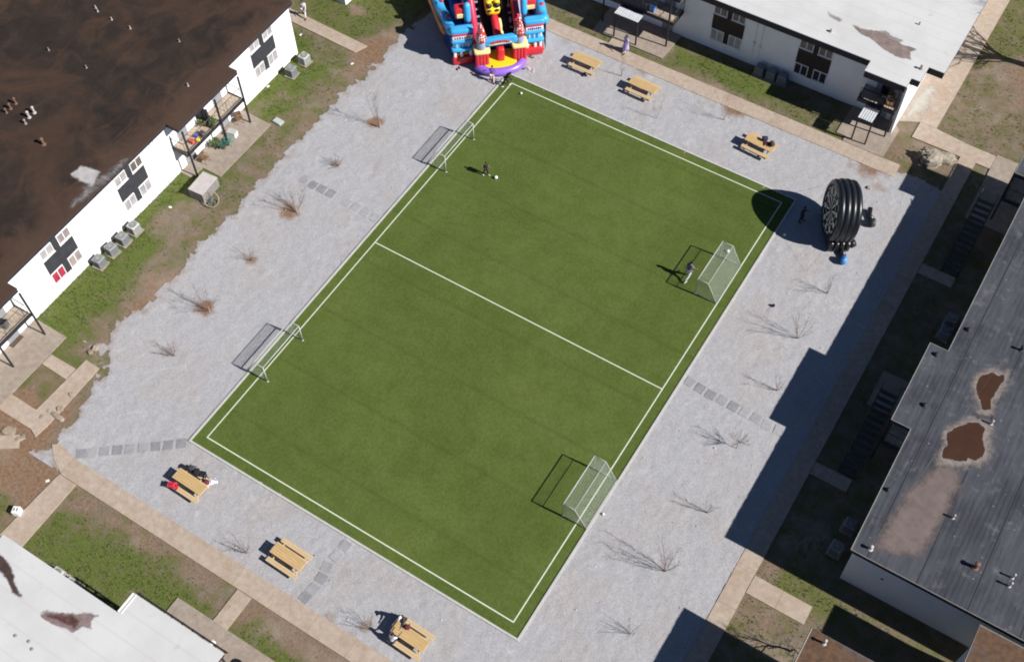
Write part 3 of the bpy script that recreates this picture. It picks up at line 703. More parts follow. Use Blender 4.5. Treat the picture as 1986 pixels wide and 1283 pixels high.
ln = MB(); a, b = roofpx([(1950, 690), (1690, 1055)]); a, b = loc_of(B3, [a, b]); ln.tube([(a[0], a[1], RZ + .008), (b[0], b[1], RZ + .002)], .014, 4); ln.build('roof_seam', paint('seam_bitumen', (.12, .118, .12), .8, .3, 2), B3)

# --- lower white roofed block (bottom left)
B4 = thing('apartment_building', 'low white roofed block at the lower left with a torn rusty roof patch', 'apartment block', (0, -12.3, 0), R(180))
o4 = [(2.75, -.55), (-5.43, -.55), (-5.43, -1.78), (-11.45, -1.78), (-11.45, -.55), (-34, -.55), (-34, 22), (2.75, 22)]
shell(B4, o4, [(2.4, 0), (-33.5, 0), (-33.5, 21.5), (2.4, 21.5)], M_RW, .30)
e = MB(); e.box(-5.43, -5.38, -1.75, -.58, RZ, RZ + .05); e.box(-5.62, -5.58, -1.75, -.58, RZ, RZ + .04); e.build('flashing', M_FRAME, B4)
g_ = MB(); g_.tube([(-5.5, -1.9, 4.9), (-11.5, -1.9, 4.9)], .05, 6)
for k in range(9): g_.box(-5.8 - k * .7, -5.74 - k * .7, -1.95, -1.79, 4.86, 4.97)
g_.build('gutter', M_BLACK, B4)
porch(B4, -11.2, -5.6, 1.5, (-11.2, -8.3, -5.65))
bay(B4, -3.3, (M_BLIND,) * 4, M_PANELB)
patch(B4, 'roof_stain', loc_of(B4, roofpx([(78, 1190), (92, 1182), (125, 1186), (150, 1190), (192, 1190), (181, 1200), (178, 1215), (160, 1212), (140, 1222), (118, 1215), (100, 1205)])), RZ + .006, stain('torn_membrane', (.20, .145, .14), .85, .35, 2.5, .18), .1)
patch(B4, 'roof_hole', loc_of(B4, roofpx([(92, 1189), (112, 1186), (140, 1192), (150, 1204), (140, 1216), (128, 1210), (112, 1198)])), RZ + .012, stain('exposed_decking', (.085, .04, .036), .9, .6, 5, .3), .12)
patch(B4, 'roof_stain', loc_of(B4, roofpx([(-6, 1070), (4, 1078), (18, 1100), (42, 1158), (24, 1152), (12, 1120), (-4, 1108)])), RZ + .006, stain('dark_leak', (.06, .037, .033), .85, .3, 2.5, .2), .1)
tr_ = MB(); tr_.obox((-3.5, 6.3, RZ + .03), (.35, 1.1, .05), (0, 0, .6)); tr_.build('loose_flashing', M_FRAME, B4)

# --- rusty brown roofed block (bottom right) and its taller wing
B5 = thing('apartment_building', 'rusty brown flat roofed block corner at the lower right edge', 'apartment block', (36.0, 6.22, 0), R(180))
shell(B5, [(0, 0), (-22, 0), (-22, 22), (0, 22)], [(-.4, .4), (-21.5, .4), (-21.5, 21.5), (-.4, 21.5)], M_RR, .34)
e = MB(); e.tube([(0, 22, RZ + .012), (0, 0, RZ + .012), (-7.1, 0, RZ + .012)], .04, 4); e.build('roof_edge_trim', paint('pale_edge', (.24, .225, .215), .7, .15, 3), B5)
B6 = thing('apartment_building', 'rusty brown roofed stair wing joined to the dark grey roofed block', 'stair wing', (43.15, 10.8, 0), R(180))
shell(B6, [(0, 0), (-14, 0), (-14, 4.5), (0, 4.5)], [(-.3, .3), (-13.5, .3), (-13.5, 4.4), (-.3, 4.4)], M_RR, .34, RZ + .0, RZ + .06)
e = MB(); e.tube([(0, 4.5, RZ + .07), (0, 0, RZ + .07), (-14, 0, RZ + .07)], .04, 4); e.build('roof_edge_trim', paint('pale_edge_b', (.24, .225, .215), .7, .15, 3), B6)
# --- small white building at the top edge
B7 = thing('shed', 'white walled building corner standing on the grass at the top edge', 'building', (-15.72, 35.5, 0), R(180))
shell(B7, [(-.25, .25), (6, .25), (6, -11), (-.25, -11)], [(0, -.02), (5.6, -.02), (5.6, -10.6), (0, -10.6)], M_RW, .28, 3.0, 3.06)

M_SPILL = stain('spilled_paint', (.46, .435, .385), .6, .12, 3, .7, .2, .8)
q = PX([(1752, 228), (1768, 190), (1780, 176), (1806, 162), (1824, 178), (1808, 194), (1808, 204), (1799, 220), (1788, 240), (1783, 236), (1789, 222), (1783, 224), (1768, 238), (1758, 236)])
tag(patch(None, 'paint_spill', q, .0585, M_SPILL, .15, .07), 'white paint stains run across the concrete walk at the block corner', 'paint stain', kind='structure')

# ---------------------------------------------------------------- things on the roofs
M_PIPE = paint('weathered_pipe', (.26, .23, .215), .7, .2, 6); M_PIPEW = paint('white_pipe', (.40, .37, .35), .6, .1, 6); M_PIPER = paint('rusty_pipe', (.15, .085, .06), .8, .25, 6)
def vent(u, v, lab, r=.1, h=.5, m=None, grp=None, zr=RZ, cap=True):
    r *= .8; h *= .85
    x, y = G(u, v, zr)
    t = thing('roof_vent', lab, 'roof vent', (x, y, zr), 0, grp)
    MB().lathe((0, 0, 0), [(r * 1.5, 0), (r * 1.35, .04), (r * .8, .06), (r * .8, h)], 12).build('pipe', m or M_PIPE, t)
    if cap: MB().lathe((0, 0, h), [(r * 1.05, .0), (r * 1.1, .04), (r * .7, .09), (.02, .11)], 12).build('cap', m or M_PIPE, t)
    return t
g1, g2 = 'vent pipes on the brown roof, upper cluster', 'vent pipes on the brown roof, lower cluster'
vent(13, 219, 'small rusty vent pipe at the lower end of the upper roof cluster', .09, .4, M_PIPER, g1)
vent(21, 211, 'middle rusty vent pipe of the upper cluster on the brown roof', .11, .5, M_PIPER, g1)
vent(31, 201, 'uppermost rusty vent pipe of the upper cluster on the brown roof', .11, .55, M_PIPER, g1)
vent(50, 240, 'short brown vent pipe at the lower end of the lower roof cluster', .09, .4, M_PIPE, g2)
vent(57, 228, 'pale middle vent pipe of the lower cluster on the brown roof', .12, .6, M_PIPEW, g2)
vent(67, 219, 'pale upper vent pipe of the lower cluster on the brown roof', .12, .6, M_PIPEW, g2)
vent(85, 280, 'single stout rusty vent pipe standing alone low on the brown roof', .15, .6, M_PIPER)
for u, v, l in ((186, 16, 'thin pale pipe near the top edge of the brown roof'), (190, 23, 'second thin pale pipe just below the one at the top of the brown roof'), (217, 39, 'small white pipe stub in the upper middle of the brown roof'), (253, 56, 'small brown pipe stub right of the white one on the brown roof'),
              (95, 98, 'small grey pipe stub at the upper left of the brown roof'), (168, 132, 'small grey pipe stub in the middle of the brown roof'), (365, 167, 'tiny pale pipe stub by the middle porch of the brown roof'), (348, 81, 'thin leaning pipe on the right of the brown roof')):
    vent(u, v, l, .06, .3, M_PIPEW if 'white' in l or 'pale' in l else M_PIPE, None, RZ, False)
vent(1891, 1100, 'rusty stubby vent with a long shadow on the dark grey roof', .17, .55, M_PIPER)
vent(1963, 1120, 'upper pale vent pipe of the pair on the dark grey roof', .09, .5, M_PIPEW, 'pair of pipes on the grey roof')
vent(1957, 1136, 'lower pale vent pipe of the pair on the dark grey roof', .09, .5, M_PIPEW, 'pair of pipes on the grey roof')
vent(1848, 1004, 'small pale vent pipe at the middle of the dark grey roof', .08, .4, M_PIPEW)
vent(1688, 1064, 'white square topped vent at the near left corner of the dark grey roof', .13, .35, M_PIPEW)
vent(1922, 822, 'white pipe stub right beside the larger rusty puddle', .09, .4, M_PIPEW)
vent(1980, 679, 'dark pipe stub at the right edge above the smaller puddle', .12, .4, M_BLACK)
vent(1598, 1247, 'white vent pipe on the rusty brown roof corner', .11, .5, M_PIPEW)
vent(1786, 134, 'small dark vent near the corner of the white shaded block roof', .12, .3, M_PIPE)
vent(1612, 62, 'low grey vent near the front eave of the white shaded block', .13, .18, M_PIPEW)
vent(1783, 48, 'tiny grey vent in the middle of the white shaded block roof', .07, .18, M_PIPE)
for u, v, l in ((30, 1232, 'small grey vent on the lower left white roof'), (56, 1243, 'second small grey vent on the lower left white roof'), (62, 1258, 'lowest small grey vent on the lower left white roof')):
    vent(u, v, l, .08, .08, M_PIPE, None, RZ, False)
vent(1878, 640, 'low black vent on the upper part of the dark grey roof', .16, .12, M_BLACK); vent(1816, 688, 'low black vent on the jutting corner of the dark grey roof', .16, .12, M_BLACK); vent(1793, 786, 'low black vent at the near end of the jutting dark grey roof', .16, .12, M_BLACK)
vent(1722, 950, 'low black vent near the left eave of the dark grey roof', .14, .12, M_BLACK)
# ---------------------------------------------------------------- goals
M_POST = paint('white_goal_post', (.47, .48, .45), .45, .05, 4)
def mat_net():
    t = NT('net_cord'); t.col((.42, .46, .43, 1)); return t.fin(.8, .2)
M_NET = mat_net()
def net_panel(mb, a, b, c, d, nu, nv, r=.0045, sag=0.0):
    """square mesh between four corners, every cord a thin strip"""
    a, b, c, d = map(Vector, (a, b, c, d))
    def P_(s, q):
        p = (a * (1 - s) + b * s) * (1 - q) + (d * (1 - s) + c * s) * q
        p.z -= sag * math.sin(math.pi * s) * math.sin(math.pi * q); return p
    for i in range(nu + 1): mb.tube([P_(i / nu, j / 6) for j in range(7)], r, 3, False)
    for j in range(nv + 1): mb.tube([P_(i / 6, j / nv) for i in range(7)], r, 3, False)
def goal():
    t = thing('football_goal', '', 'goal')
    Wd, Hh, D, T = 3.6, 1.65, 1.57, .74          # mouth along +Y from 0, depth towards +X
    m = MB()
    for y in (0, Wd):
        p = MB().tube([(0, y, 0), (0, y, Hh)], .030, 8).build('post', M_POST, t, True)
        MB().obox((0, y, .02), (.13, .13, .03), (0, 0, 0), .008).build('foot', M_POST, p)
    MB().tube([(0, 0, Hh), (0, Wd, Hh)], .030, 8).build('crossbar', M_POST, t, True)
    MB().tube([(T, 0, Hh), (T, Wd, Hh)], .019, 6).build('rear_bar', M_POST, t, True)
    s = MB()
    for y in (0, Wd): s.tube([(0, y, Hh), (T, y, Hh), (D, y, .04)], .018, 6); s.tube([(0, y, .05), (D, y, .05)], .018, 6)
    s.tube([(D, 0, .05), (D, Wd, .05)], .018, 6); s.build('side_frame', M_POST, t, True)
    n = MB(); r = .0036
    net_panel(n, (0, 0, Hh), (0, Wd, Hh), (T, Wd, Hh), (T, 0, Hh), 38, 9, r, .10)
    net_panel(n, (T, 0, Hh), (T, Wd, Hh), (D, Wd, .06), (D, 0, .06), 38, 19, r, .06)
    for y in (0.01, Wd - .01):
        net_panel(n, (0, y, .06), (0, y, Hh), (T, y, Hh), (D, y, .06), 18, 13, r)
    n.build('net', M_NET, t)
    return t
g0 = goal(); g0.location = (21.08, 6.93, .035); g0.rotation_euler = (0, 0, 0)
for k, (x, y, rz, lab) in enumerate(((21.08, 6.93, 0, 'white framed goal with net on the right touchline nearest the pitch bottom corner'),
        (20.42, 25.07, 0, 'white framed goal on the right touchline with a ball in its net beside a player'),
        (.67, 8.66, math.pi, 'white framed goal straddling the left kerb, nearer the pitch left corner'),
        (.65, 28.86, math.pi, 'white framed goal straddling the left kerb near the small child and ball'))):
    o = g0 if k == 0 else copy_tree(g0)
    o.location = (x, y, .035); o.rotation_euler = (0, 0, rz); tag(o, lab, 'goal', 'small football goals round the pitch')

# ---------------------------------------------------------------- picnic tables
def mat_wood(name, a, b):
    t = NT(name); co = t.pos(True)
    mp = t.n('ShaderNodeMapping'); mp.inputs['Scale'].default_value = (1.0, 9, 9); t.l(co, mp.inputs['Vector'])
    n = t.noise(mp.outputs[0], 2.2, 5, .6, .6); c = t.ramp(n, [(.3, a), (.7, b)])
    o = t.n('ShaderNodeObjectInfo'); c = t.mix(t.math('MULTIPLY', o.outputs['Random'], .4), c, t.mix(1.0, c, (.82, .78, .72, 1), 'MULTIPLY'))
    t.col(c); return t.fin(.6, .3)
M_PINE = mat_wood('yellow_pine', (.44, .295, .135), (.57, .40, .20)); M_PINE2 = mat_wood('pale_pine', (.47, .345, .19), (.57, .43, .255))
def table():
    t = thing('picnic_table', '', 'picnic table'); L = 1.09
    for i in range(5): MB().obox((0, -.30 + i * .15, .745), (2 * L, .142, .042), (0, 0, 0), .006).build('top_board', M_PINE, t)
    for s in (-1, 1):
        b = MB()
        for k in (-.075, .075): b.obox((0, s * .68 + k, .445), (2 * L, .143, .042), (0, 0, 0), .006)
        b.build('bench', M_PINE2, t)
        f = MB(); x = s * .78
        f.obox((x, 0, .40), (.045, 1.52, .12)); f.obox((x, 0, .665), (.045, .74, .11))
        f.build('trestle', M_PINE2, t)
        for q in (-1, 1):
            leg = MB(); leg.rings([[(x + s * .047 + a, q * y0 + b, z) for a, b in ((-.022, -.06), (.022, -.06), (.022, .06), (-.022, .06))] for y0, z in ((.52, 0), (.24, .72))]); leg.build('leg', M_PINE2, t)
        MB().tube([(x - s * .03, 0, .40), (s * .16, 0, .70)], .035, 4).build('brace', M_PINE2, t)
        MB().obox((s * (L - .02), 0, .69), (.03, .70, .06)).build('end_board', M_PINE2, t)
    return t
tb = table()
for k, (x, y, rz, lab) in enumerate(((3.86, 39.38, 0, 'empty yellow wood picnic table nearest the bouncy slide'), (8.78, 39.33, -1, 'empty yellow wood picnic table, second along from the bouncy slide'),
        (18.55, 38.68, -3.5, 'yellow wood picnic table with two dark bags on its top, by the dartboard'), (1.43, -3.02, -1.5, 'yellow wood picnic table heaped with bags and jackets near the left corner of the pitch'),
        (9.27, -3.68, -1.5, 'empty yellow wood picnic table below the pitch between two occupied ones'), (17.78, -3.85, -1.5, 'yellow wood picnic table where two people sit at one end'))):
    o = tb if k == 0 else copy_tree(tb)
    o.location = (x, y, .02); o.rotation_euler = (0, 0, R(rz)); tag(o, lab, 'picnic table', 'yellow picnic tables on the gravel')

# ---------------------------------------------------------------- inflatable slide
def vinyl(name, c, rough=.32): return paint(name, c, rough, .06, 1.5, .5)
V_BLUE = vinyl('sky_blue_vinyl', (.045, .36, .70)); V_NAVY = vinyl('navy_vinyl', (.012, .035, .20)); V_RED = vinyl('red_vinyl', (.56, .025, .035)); V_PINK = vinyl('crimson_vinyl', (.50, .035, .085))
V_YEL = vinyl('yellow_vinyl', (.80, .55, .02)); V_PUR = vinyl('purple_vinyl', (.24, .12, .55)); V_CRM = vinyl('cream_vinyl', (.76, .62, .28)); V_WHT = vinyl('white_vinyl', (.74, .73, .74)); V_BLK = vinyl('black_vinyl', (.014, .013, .016)); V_GRY = vinyl('grey_vinyl', (.20, .22, .26)); V_ORG = vinyl('orange_vinyl', (.60, .20, .03))
V_LAV = vinyl('blue_grey_vinyl', (.26, .31, .50))
def mat_checks(name, a, b, sc):
    t = NT(name); co = t.pos(True); v = t.n('ShaderNodeTexVoronoi', feature='F1'); v.inputs['Scale'].default_value = sc; v.inputs['Randomness'].default_value = .35; t.l(co, v.inputs['Vector'])
    t.col(t.mix(t.smooth(v.outputs['Distance'], .36, .44), a + (1,), b + (1,))); return t.fin(.35, .5)
V_SCALE = mat_checks('red_and_white_scales', (.72, .66, .60), (.40, .05, .05), 5.2)
SL = thing('inflatable_slide', 'huge colourful inflatable bouncy slide with red towers, blue walls and purple bumper', 'bouncy slide', (-2.2, 36.65, .02), R(42))
def puff(name, c, s, m, par=None, e=.28, nu=24, nv=12, M=None):
    return MB().ball(c, (s[0] / 2, s[1] / 2, s[2] / 2), nu, nv, e, M).build(name, m, par or SL, True)
def pipe(name, pts, r, m, par=None, n=12):
    """inflated tube with rounded ends"""
    p = [Vector(q) for q in pts]; out = []; rs = []
    N = max(8, 5 * (len(p) - 1)); 
    for i in range(N + 1):                                   # Catmull-Rom through the points
        f = i / N * (len(p) - 1); k = min(int(f), len(p) - 2); u = f - k
        p0, p1, p2, p3 = p[max(k - 1, 0)], p[k], p[k + 1], p[min(k + 2, len(p) - 1)]
        out.append(.5 * ((2 * p1) + (p2 - p0) * u + (2 * p0 - 5 * p1 + 4 * p2 - p3) * u * u + (3 * p1 - p0 - 3 * p2 + p3) * u ** 3))
    tot = sum((out[i + 1] - out[i]).length for i in range(N)); acc = 0; rr = r if isinstance(r, (int, float)) else r[0]
    for i in range(N + 1):
        if i: acc += (out[i] - out[i - 1]).length
        e = min(acc, tot - acc) / max(rr, 1e-6); rs.append(rr * math.sqrt(max(.04, 1 - (1 - min(1, e)) ** 2)))
    return MB().tube(out, rs, n).build(name, m, par or SL, True)
# floor, landing pad and bumper
fl = MB(); fl.prism([(-3.35, 0), (3.4, 0), (3.6, 11), (-3.9, 11)], 0, .35); fl.build('base', V_NAVY, SL)
puff('landing_pad', (.02, -.55, .36), (2.55, 2.2, .56), V_YEL, e=.35)
pd = MB()
for i in range(4): pd.tube([(-1.05 + i * .7, -1.35 + .25 * abs(i - 1.5), .58), (-1.05 + i * .7, .45, .60)], .02, 5)
arc = [(-1.72 + 0 * i, 0, 0) for i in range(0)]
for i in range(11):
    a = math.pi + math.pi * i / 10; arc.append((.05 + 1.72 * math.cos(a), -.55 + 1.06 * math.sin(a) * 1.0, .32))
pipe('bumper', arc, .33, V_PUR)
# red block towers with cap, turret and scaled cone
def tower(x, y):
    tw = MB()
    for i in range(4): tw.ball((x - .36 + .24 * i, y, .88), (.155, .42, .86), 10, 10, .45)
    tw = tw.build('tower', V_RED, SL, True)
    puff('cap', (x, y, 1.88), (1.22, 1.05, .30), V_CRM, tw)
    MB().lathe((x, y, 2.0), [(.30, 0), (.36, .12), (.35, .62), (.30, .72)], 14).build('turret', V_LAV, tw, True)
    MB().lathe((x, y, 2.70), [(.36, 0), (.44, .10), (.36, .55), (.24, 1.05), (.10, 1.55), (.02, 1.75)], 16).build('cone', V_SCALE, tw, True)
tower(-1.32, -.62); tower(1.56, -.45)
# banner arch with its red and yellow lettering band
bn = puff('banner_arch', (.12, -.66, 2.58), (2.5, .46, .66), V_BLUE, e=.3, M=Matrix.Rotation(-.04, 3, 'Y'))
wv = MB()
for i in range(9):
    x = -.62 + i * .165; z = 2.66 - .05 * abs(i - 4) * .5
    wv.obox((x, -.90, z), (.12, .05, .24 + .05 * math.sin(i * 2.1)), (0, .12 * math.sin(i * 1.7), .06), .015)
wv.build('letter_shape', V_RED, bn, True)
wl_ = MB().obox((.08, -.89, 2.44), (1.7, .06, .09), (0, -.04, 0), .02).build('stripe', V_CRM, bn)
# centre divider: front wedge and sloping ridge
puff('divider', (.12, -.35, .98), (.56, 1.0, 1.55), V_RED, e=.35)
pipe('divider', [(.10, .3, 1.5), (.12, 1.1, 1.9), (.08, 2.2, 2.55)], .30, V_RED)
pipe('divider_trim', [(.45, .5, 1.4), (.47, 1.2, 1.8), (.44, 2.0, 2.3)], .14, V_CRM)
# sliding lanes and their side rails
def ramp(name, x0, x1, prof, m, par=None):
    b = MB(); n = len(prof)
    vs = [(x, y, z) for x in (x0, x1) for y, z in prof] + [(x, y, 0.3) for x in (x0, x1) for y, z in prof]
    fs = [(i, i + 1, n + i + 1, n + i) for i in range(n - 1)] + [(2 * n + i, 2 * n + i + 1, i + 1, i) for i in range(n - 1)] + [(n + i, n + i + 1, 3 * n + i + 1, 3 * n + i) for i in range(n - 1)]
    return b.add(vs, fs).build(name, m, par or SL, True)
prof = [(.2, .45), (.8, .65), (1.6, 1.15), (3, 2.25), (5, 3.9), (7, 5.5), (8, 6.0), (10.5, 6.0)]
ramp('slide_lane', -1.25, -.22, prof, V_BLK); ramp('slide_lane', .46, 1.45, prof, V_BLK); ramp('slide_lane', -3.0, -1.85, [(y + .6, z * .98) for y, z in prof], V_NAVY); ramp('slide_lane', 2.0, 2.9, [(y + .6, z * .98) for y, z in prof], V_ORG)
for x in (-1.55, 1.72):
    pipe('side_rail', [(x, -.1, 1.75), (x, 1.0, 2.15), (x, 2.4, 3.0), (x, 4.4, 4.6), (x, 7.5, 7.0)], .30, V_PINK)
    tk = MB()
    for i in range(15):
        y = .9 + i * .42; z = 1.5 + i * .34
        tk.obox((x + (.42 if x < 0 else -.42), y, z), (.26, .16, .10), (.68, 0, 0), .02)
    tk.build('track_marking', V_GRY, SL)
for x in (-1.95, 2.02): ramp('rail_wall', x - .14, x + .14, [(y, z + .75) for y, z in prof[:-1]], V_LAV)
# yellow coaster car with dark seats above the divider
car = puff('coaster_car', (.04, 3.0, 3.45), (1.15, 2.6, 1.0), V_YEL, e=.4, M=Matrix.Rotation(.66, 3, 'X'))
for i in range(3):
    yy = 2.10 + i * .72; zz = 3.25 + i * .56
    rw = MB()
    for sx in (-1, 1):
        rw.ball((.02 + sx * .30, yy, zz + .2), (.24, .20, .22), 12, 8)
        rw.ball((.02 + sx * .30, yy - .28, zz - .05), (.17, .10, .10), 10, 6)
    rw.build('seat', V_BLK, car, True)
    ds = MB()
    for sx in (-1, 1): ds.ball((.02 + sx * .30, yy + .10, zz + .46), (.22, .16, .13), 10, 6)
    ds.build('seat_back', V_YEL, car, True)
# shop front houses left and right
def house(s):
    x0, x1 = (-3.38, -1.9) if s < 0 else (2.12, 3.42); xc = (x0 + x1) / 2; wd = x1 - x0; y = .05
    h = puff('house_wall', (xc, y + .60, 1.95), (wd, .9, 2.2), V_NAVY, e=.18)
    puff('front_panel', (xc, y + .14, 1.94), (wd - .04, .16, .8), V_WHT, h, .2)
    puff('skirt', (xc, y + .12, .42), (wd + .16, .55, .72), V_RED, h, .3)
    puff('floor', (xc, y + .62, .86), (wd * .8, .9, .26), V_YEL, h, .3)
    for q in (x0 + .14, x1 - .14, xc + .1 * s): puff('pillar', (q, y + .1, 1.10), (.22, .3, .85), V_WHT, h, .4)
    for z, m, th in ((1.52, V_BLUE, .30), (2.36, V_BLUE, .28), (3.30, V_BLUE, .42)):
        puff('band', (xc, y + .10, z), (wd + .22, .62, th), m, h, .35)
    puff('band', (xc, y - .02, 3.02), (wd + .12, .40, .16), V_PINK, h, .3)
    sg = puff('sign', (xc, y - .02, 2.74), (wd + .06, .30, .40), V_WHT, h, .2)
    lt = MB()
    for i in range(7): lt.obox((x0 + .20 + i * (wd - .4) / 6, y - .175, 2.73), (.10, .03, .16 + .03 * (i % 3)), (0, .1 * ((i * 5) % 3 - 1), 0), .006)
    lt.build('letter_shape', V_NAVY, sg)
    for i in range(3):
        wn = puff('window', (x0 + .30 + i * (wd - .6) / 2, y + .03, 1.94), (.30, .16, .50), V_BLUE, h, .25)
        MB().obox((x0 + .30 + i * (wd - .6) / 2, y - .06, 1.94), (.05, .04, .42)).build('bar', V_WHT, wn)
    # ticket box above with its plate
    bx = puff('ticket_box', (xc + .12 * s * -1, y + 1.35, 3.95), (.86, .7, .92), V_RED, e=.22)
    puff('plate', (xc + .12 * s * -1, y + .99, 3.80), (.66, .12, .36), V_CRM, bx, .25)
    # outer wall with tube coping
    xo = x0 if s < 0 else x1
    sw = MB(); pr = [(0.3, 3.0), (1.2, 2.5), (2.3, 2.6), (3.5, 2.2), (5, 2.5), (7, 2.8), (10.5, 3.6)]; ox = lambda q: xo + s * (.05 + (.15 * max(0, q - .8) if s < 0 else .03 * q))
    n = len(pr); vs = [(ox(q), q, 0.1) for q, z in pr] + [(ox(q), q, z) for q, z in pr] + [(ox(q) + .25, q, 0.1) for q, z in pr] + [(ox(q) + .25, q, z) for q, z in pr]
    fs = [(i, i + 1, n + i + 1, n + i) for i in range(n - 1)] + [(2 * n + i + 1, 2 * n + i, 3 * n + i, 3 * n + i + 1) for i in range(n - 1)] + [(n + i, n + i + 1, 3 * n + i + 1, 3 * n + i) for i in range(n - 1)]
    sw.add(vs, fs); ow = sw.build('outer_wall', V_NAVY if s < 0 else V_LAV, SL)
    pipe('coping', [(ox(q) + .12, q, z + .12) for q, z in pr], .40, V_BLUE, ow)
    pipe('lower_tube', [(ox(q) + .1, q, z * .45) for q, z in pr if q > 2.0], .34, V_ORG if s < 0 else V_BLUE, ow)
    for k in range(3): MB().ball((ox(2.0 + 1.6 * k) + .2, 2.0 + 1.6 * k, 3.0 + .3 * k), .2, 12, 8).build('knob', V_PINK, ow, True)
    pipe('corner_pillar', [(x1 - .15 if s < 0 else x0 + .05, y + .9, 3.2), (x1 - .15 if s < 0 else x0 + .05, y + 1.1, 4.9)], .26, V_BLUE)
house(-1); house(1)

# ---------------------------------------------------------------- inflatable dartboard
nrm = Vector((-.856, -.508, .08)).normalized(); ax_x = Vector((0, 0, 1)).cross(nrm).normalized(); ax_y = nrm.cross(ax_x)
dc = G(1612, 407, 2.36)
DB = thing('inflatable_dartboard', 'giant black inflatable dartboard of thick ribbed rings standing on the gravel', 'inflatable dartboard', (dc[0], dc[1], .02))
MD = Matrix((ax_x, ax_y, nrm)).transposed()                 # board frame: x across, y up, z out of the face
def board(p): return MD @ Vector(p) + Vector((0, 0, 2.34))
V_DB = paint('glossy_black_vinyl', (.010, .011, .014), .36, .1, 1.2, .6)
RB = 1.86
for k in range(4):
    ring = MB(); tr_, N1, N2 = .27, 48, 12; zc = -.15 - .37 * k; rb = RB + (.06 if k in (1, 2) else 0)
    vs = []; fs = []
    for i in range(N1):
        a = 2 * math.pi * i / N1
        for j in range(N2):
            b = 2 * math.pi * j / N2; rr = rb - .05 + tr_ * math.cos(b)
            vs.append(board((rr * math.cos(a), rr * math.sin(a), zc + .23 * math.sin(b))))
    for i in range(N1):
        for j in range(N2):
            fs.append((i * N2 + j, ((i + 1) % N1) * N2 + j, ((i + 1) % N1) * N2 + (j + 1) % N2, i * N2 + (j + 1) % N2))
    ring.add(vs, fs).build('ring_tube', V_DB, DB, True)
fc = MB(); N = 64
fc.add([board((0, 0, .02))] + [board(((RB - .12) * math.cos(2 * math.pi * i / N), (RB - .12) * math.sin(2 * math.pi * i / N), -.02)) for i in range(N)] + [board(((RB - .05) * math.cos(2 * math.pi * i / N), (RB - .05) * math.sin(2 * math.pi * i / N), -1.25)) for i in range(N)],
       [(0, 1 + i, 1 + (i + 1) % N) for i in range(N)] + [(1 + i, 1 + N + i, 1 + N + (i + 1) % N, 1 + (i + 1) % N) for i in range(N)] + [tuple(range(2 * N, N, -1))])
face = fc.build('board_face', V_DB, DB)
V_SEG = paint('grey_felt', (.64, .585, .51), .85, .12, 6)
seg = MB()
def wedge(r0, r1, a0, a1, z=.028):
    n = 4; inn = [board((r0 * math.cos(a0 + (a1 - a0) * i / n), r0 * math.sin(a0 + (a1 - a0) * i / n), z)) for i in range(n + 1)]; ou = [board((r1 * math.cos(a0 + (a1 - a0) * i / n), r1 * math.sin(a0 + (a1 - a0) * i / n), z)) for i in range(n + 1)]
    seg.add(inn + ou, [(i, n + 1 + i, n + 2 + i, i + 1) for i in range(n)])
for i in range(20):
    a0 = 2 * math.pi * (i - .5) / 20 + .03; a1 = 2 * math.pi * (i + .5) / 20 - .03
    if i % 2 == 0: wedge(.12, .94, a0, a1); wedge(1.05, 1.50, a0, a1)
    else: wedge(.95, 1.04, a0, a1); wedge(1.51, 1.60, a0, a1)
seg.build('board_segment', V_SEG, DB)
DIG = {'1': 'bc', '2': 'abged', '3': 'abgcd', '4': 'fgbc', '5': 'afgcd', '6': 'afgedc', '7': 'abc', '8': 'abcdefg', '9': 'abcdfg', '0': 'abcdef'}
SEGS = {'a': ((-1, 1), (1, 1)), 'b': ((1, 1), (1, 0)), 'c': ((1, 0), (1, -1)), 'd': ((-1, -1), (1, -1)), 'e': ((-1, 0), (-1, -1)), 'f': ((-1, 1), (-1, 0)), 'g': ((-1, 0), (1, 0))}
nums = [20, 1, 18, 4, 13, 6, 10, 15, 2, 17, 3, 19, 7, 16, 8, 11, 14, 9, 12, 5]
dg = MB()
for i, n_ in enumerate(nums):
    a = math.pi / 2 - 2 * math.pi * i / 20; s = str(n_); cx, cy = 1.68 * math.cos(a), 1.68 * math.sin(a)
    for k, chx in enumerate(s):
        off = (k - (len(s) - 1) / 2) * .12
        for sg_ in DIG[chx]:
            (ax0, ay0), (ax1, ay1) = SEGS[sg_]
            dg.tube([board((cx + off + ax0 * .035, cy + ay0 * .065, .03)), board((cx + off + ax1 * .035, cy + ay1 * .065, .03))], .013, 4)
dg.build('number', V_SEG, face)
ped = MB()
for k in range(4):
    a = Vector((nrm.x, nrm.y, 0)).normalized(); b = Vector((-a.y, a.x, 0)); c = -a * (.15 + .37 * k) + Vector((0, 0, .36))
    Mp = Matrix((b, -a, Vector((0, 0, 1)))).transposed(); ped.ball(c + Vector((0, 0, .16)), (1.85, .20, .52), 28, 12, .42, Mp)
ped.build('pedestal', V_DB, DB, True)
st_ = MB()
for s in (-1, 1):
    b = Vector((-nrm.y, nrm.x, 0)).normalized()
    st_.tube([board((s * 2.0, .3, -.1)), Vector((0, 0, .03)) + b * s * 3.4 + Vector((nrm.x, nrm.y, 0)) * 1.6], .006, 5)
st_.build('tether', M_BLACK, DB)
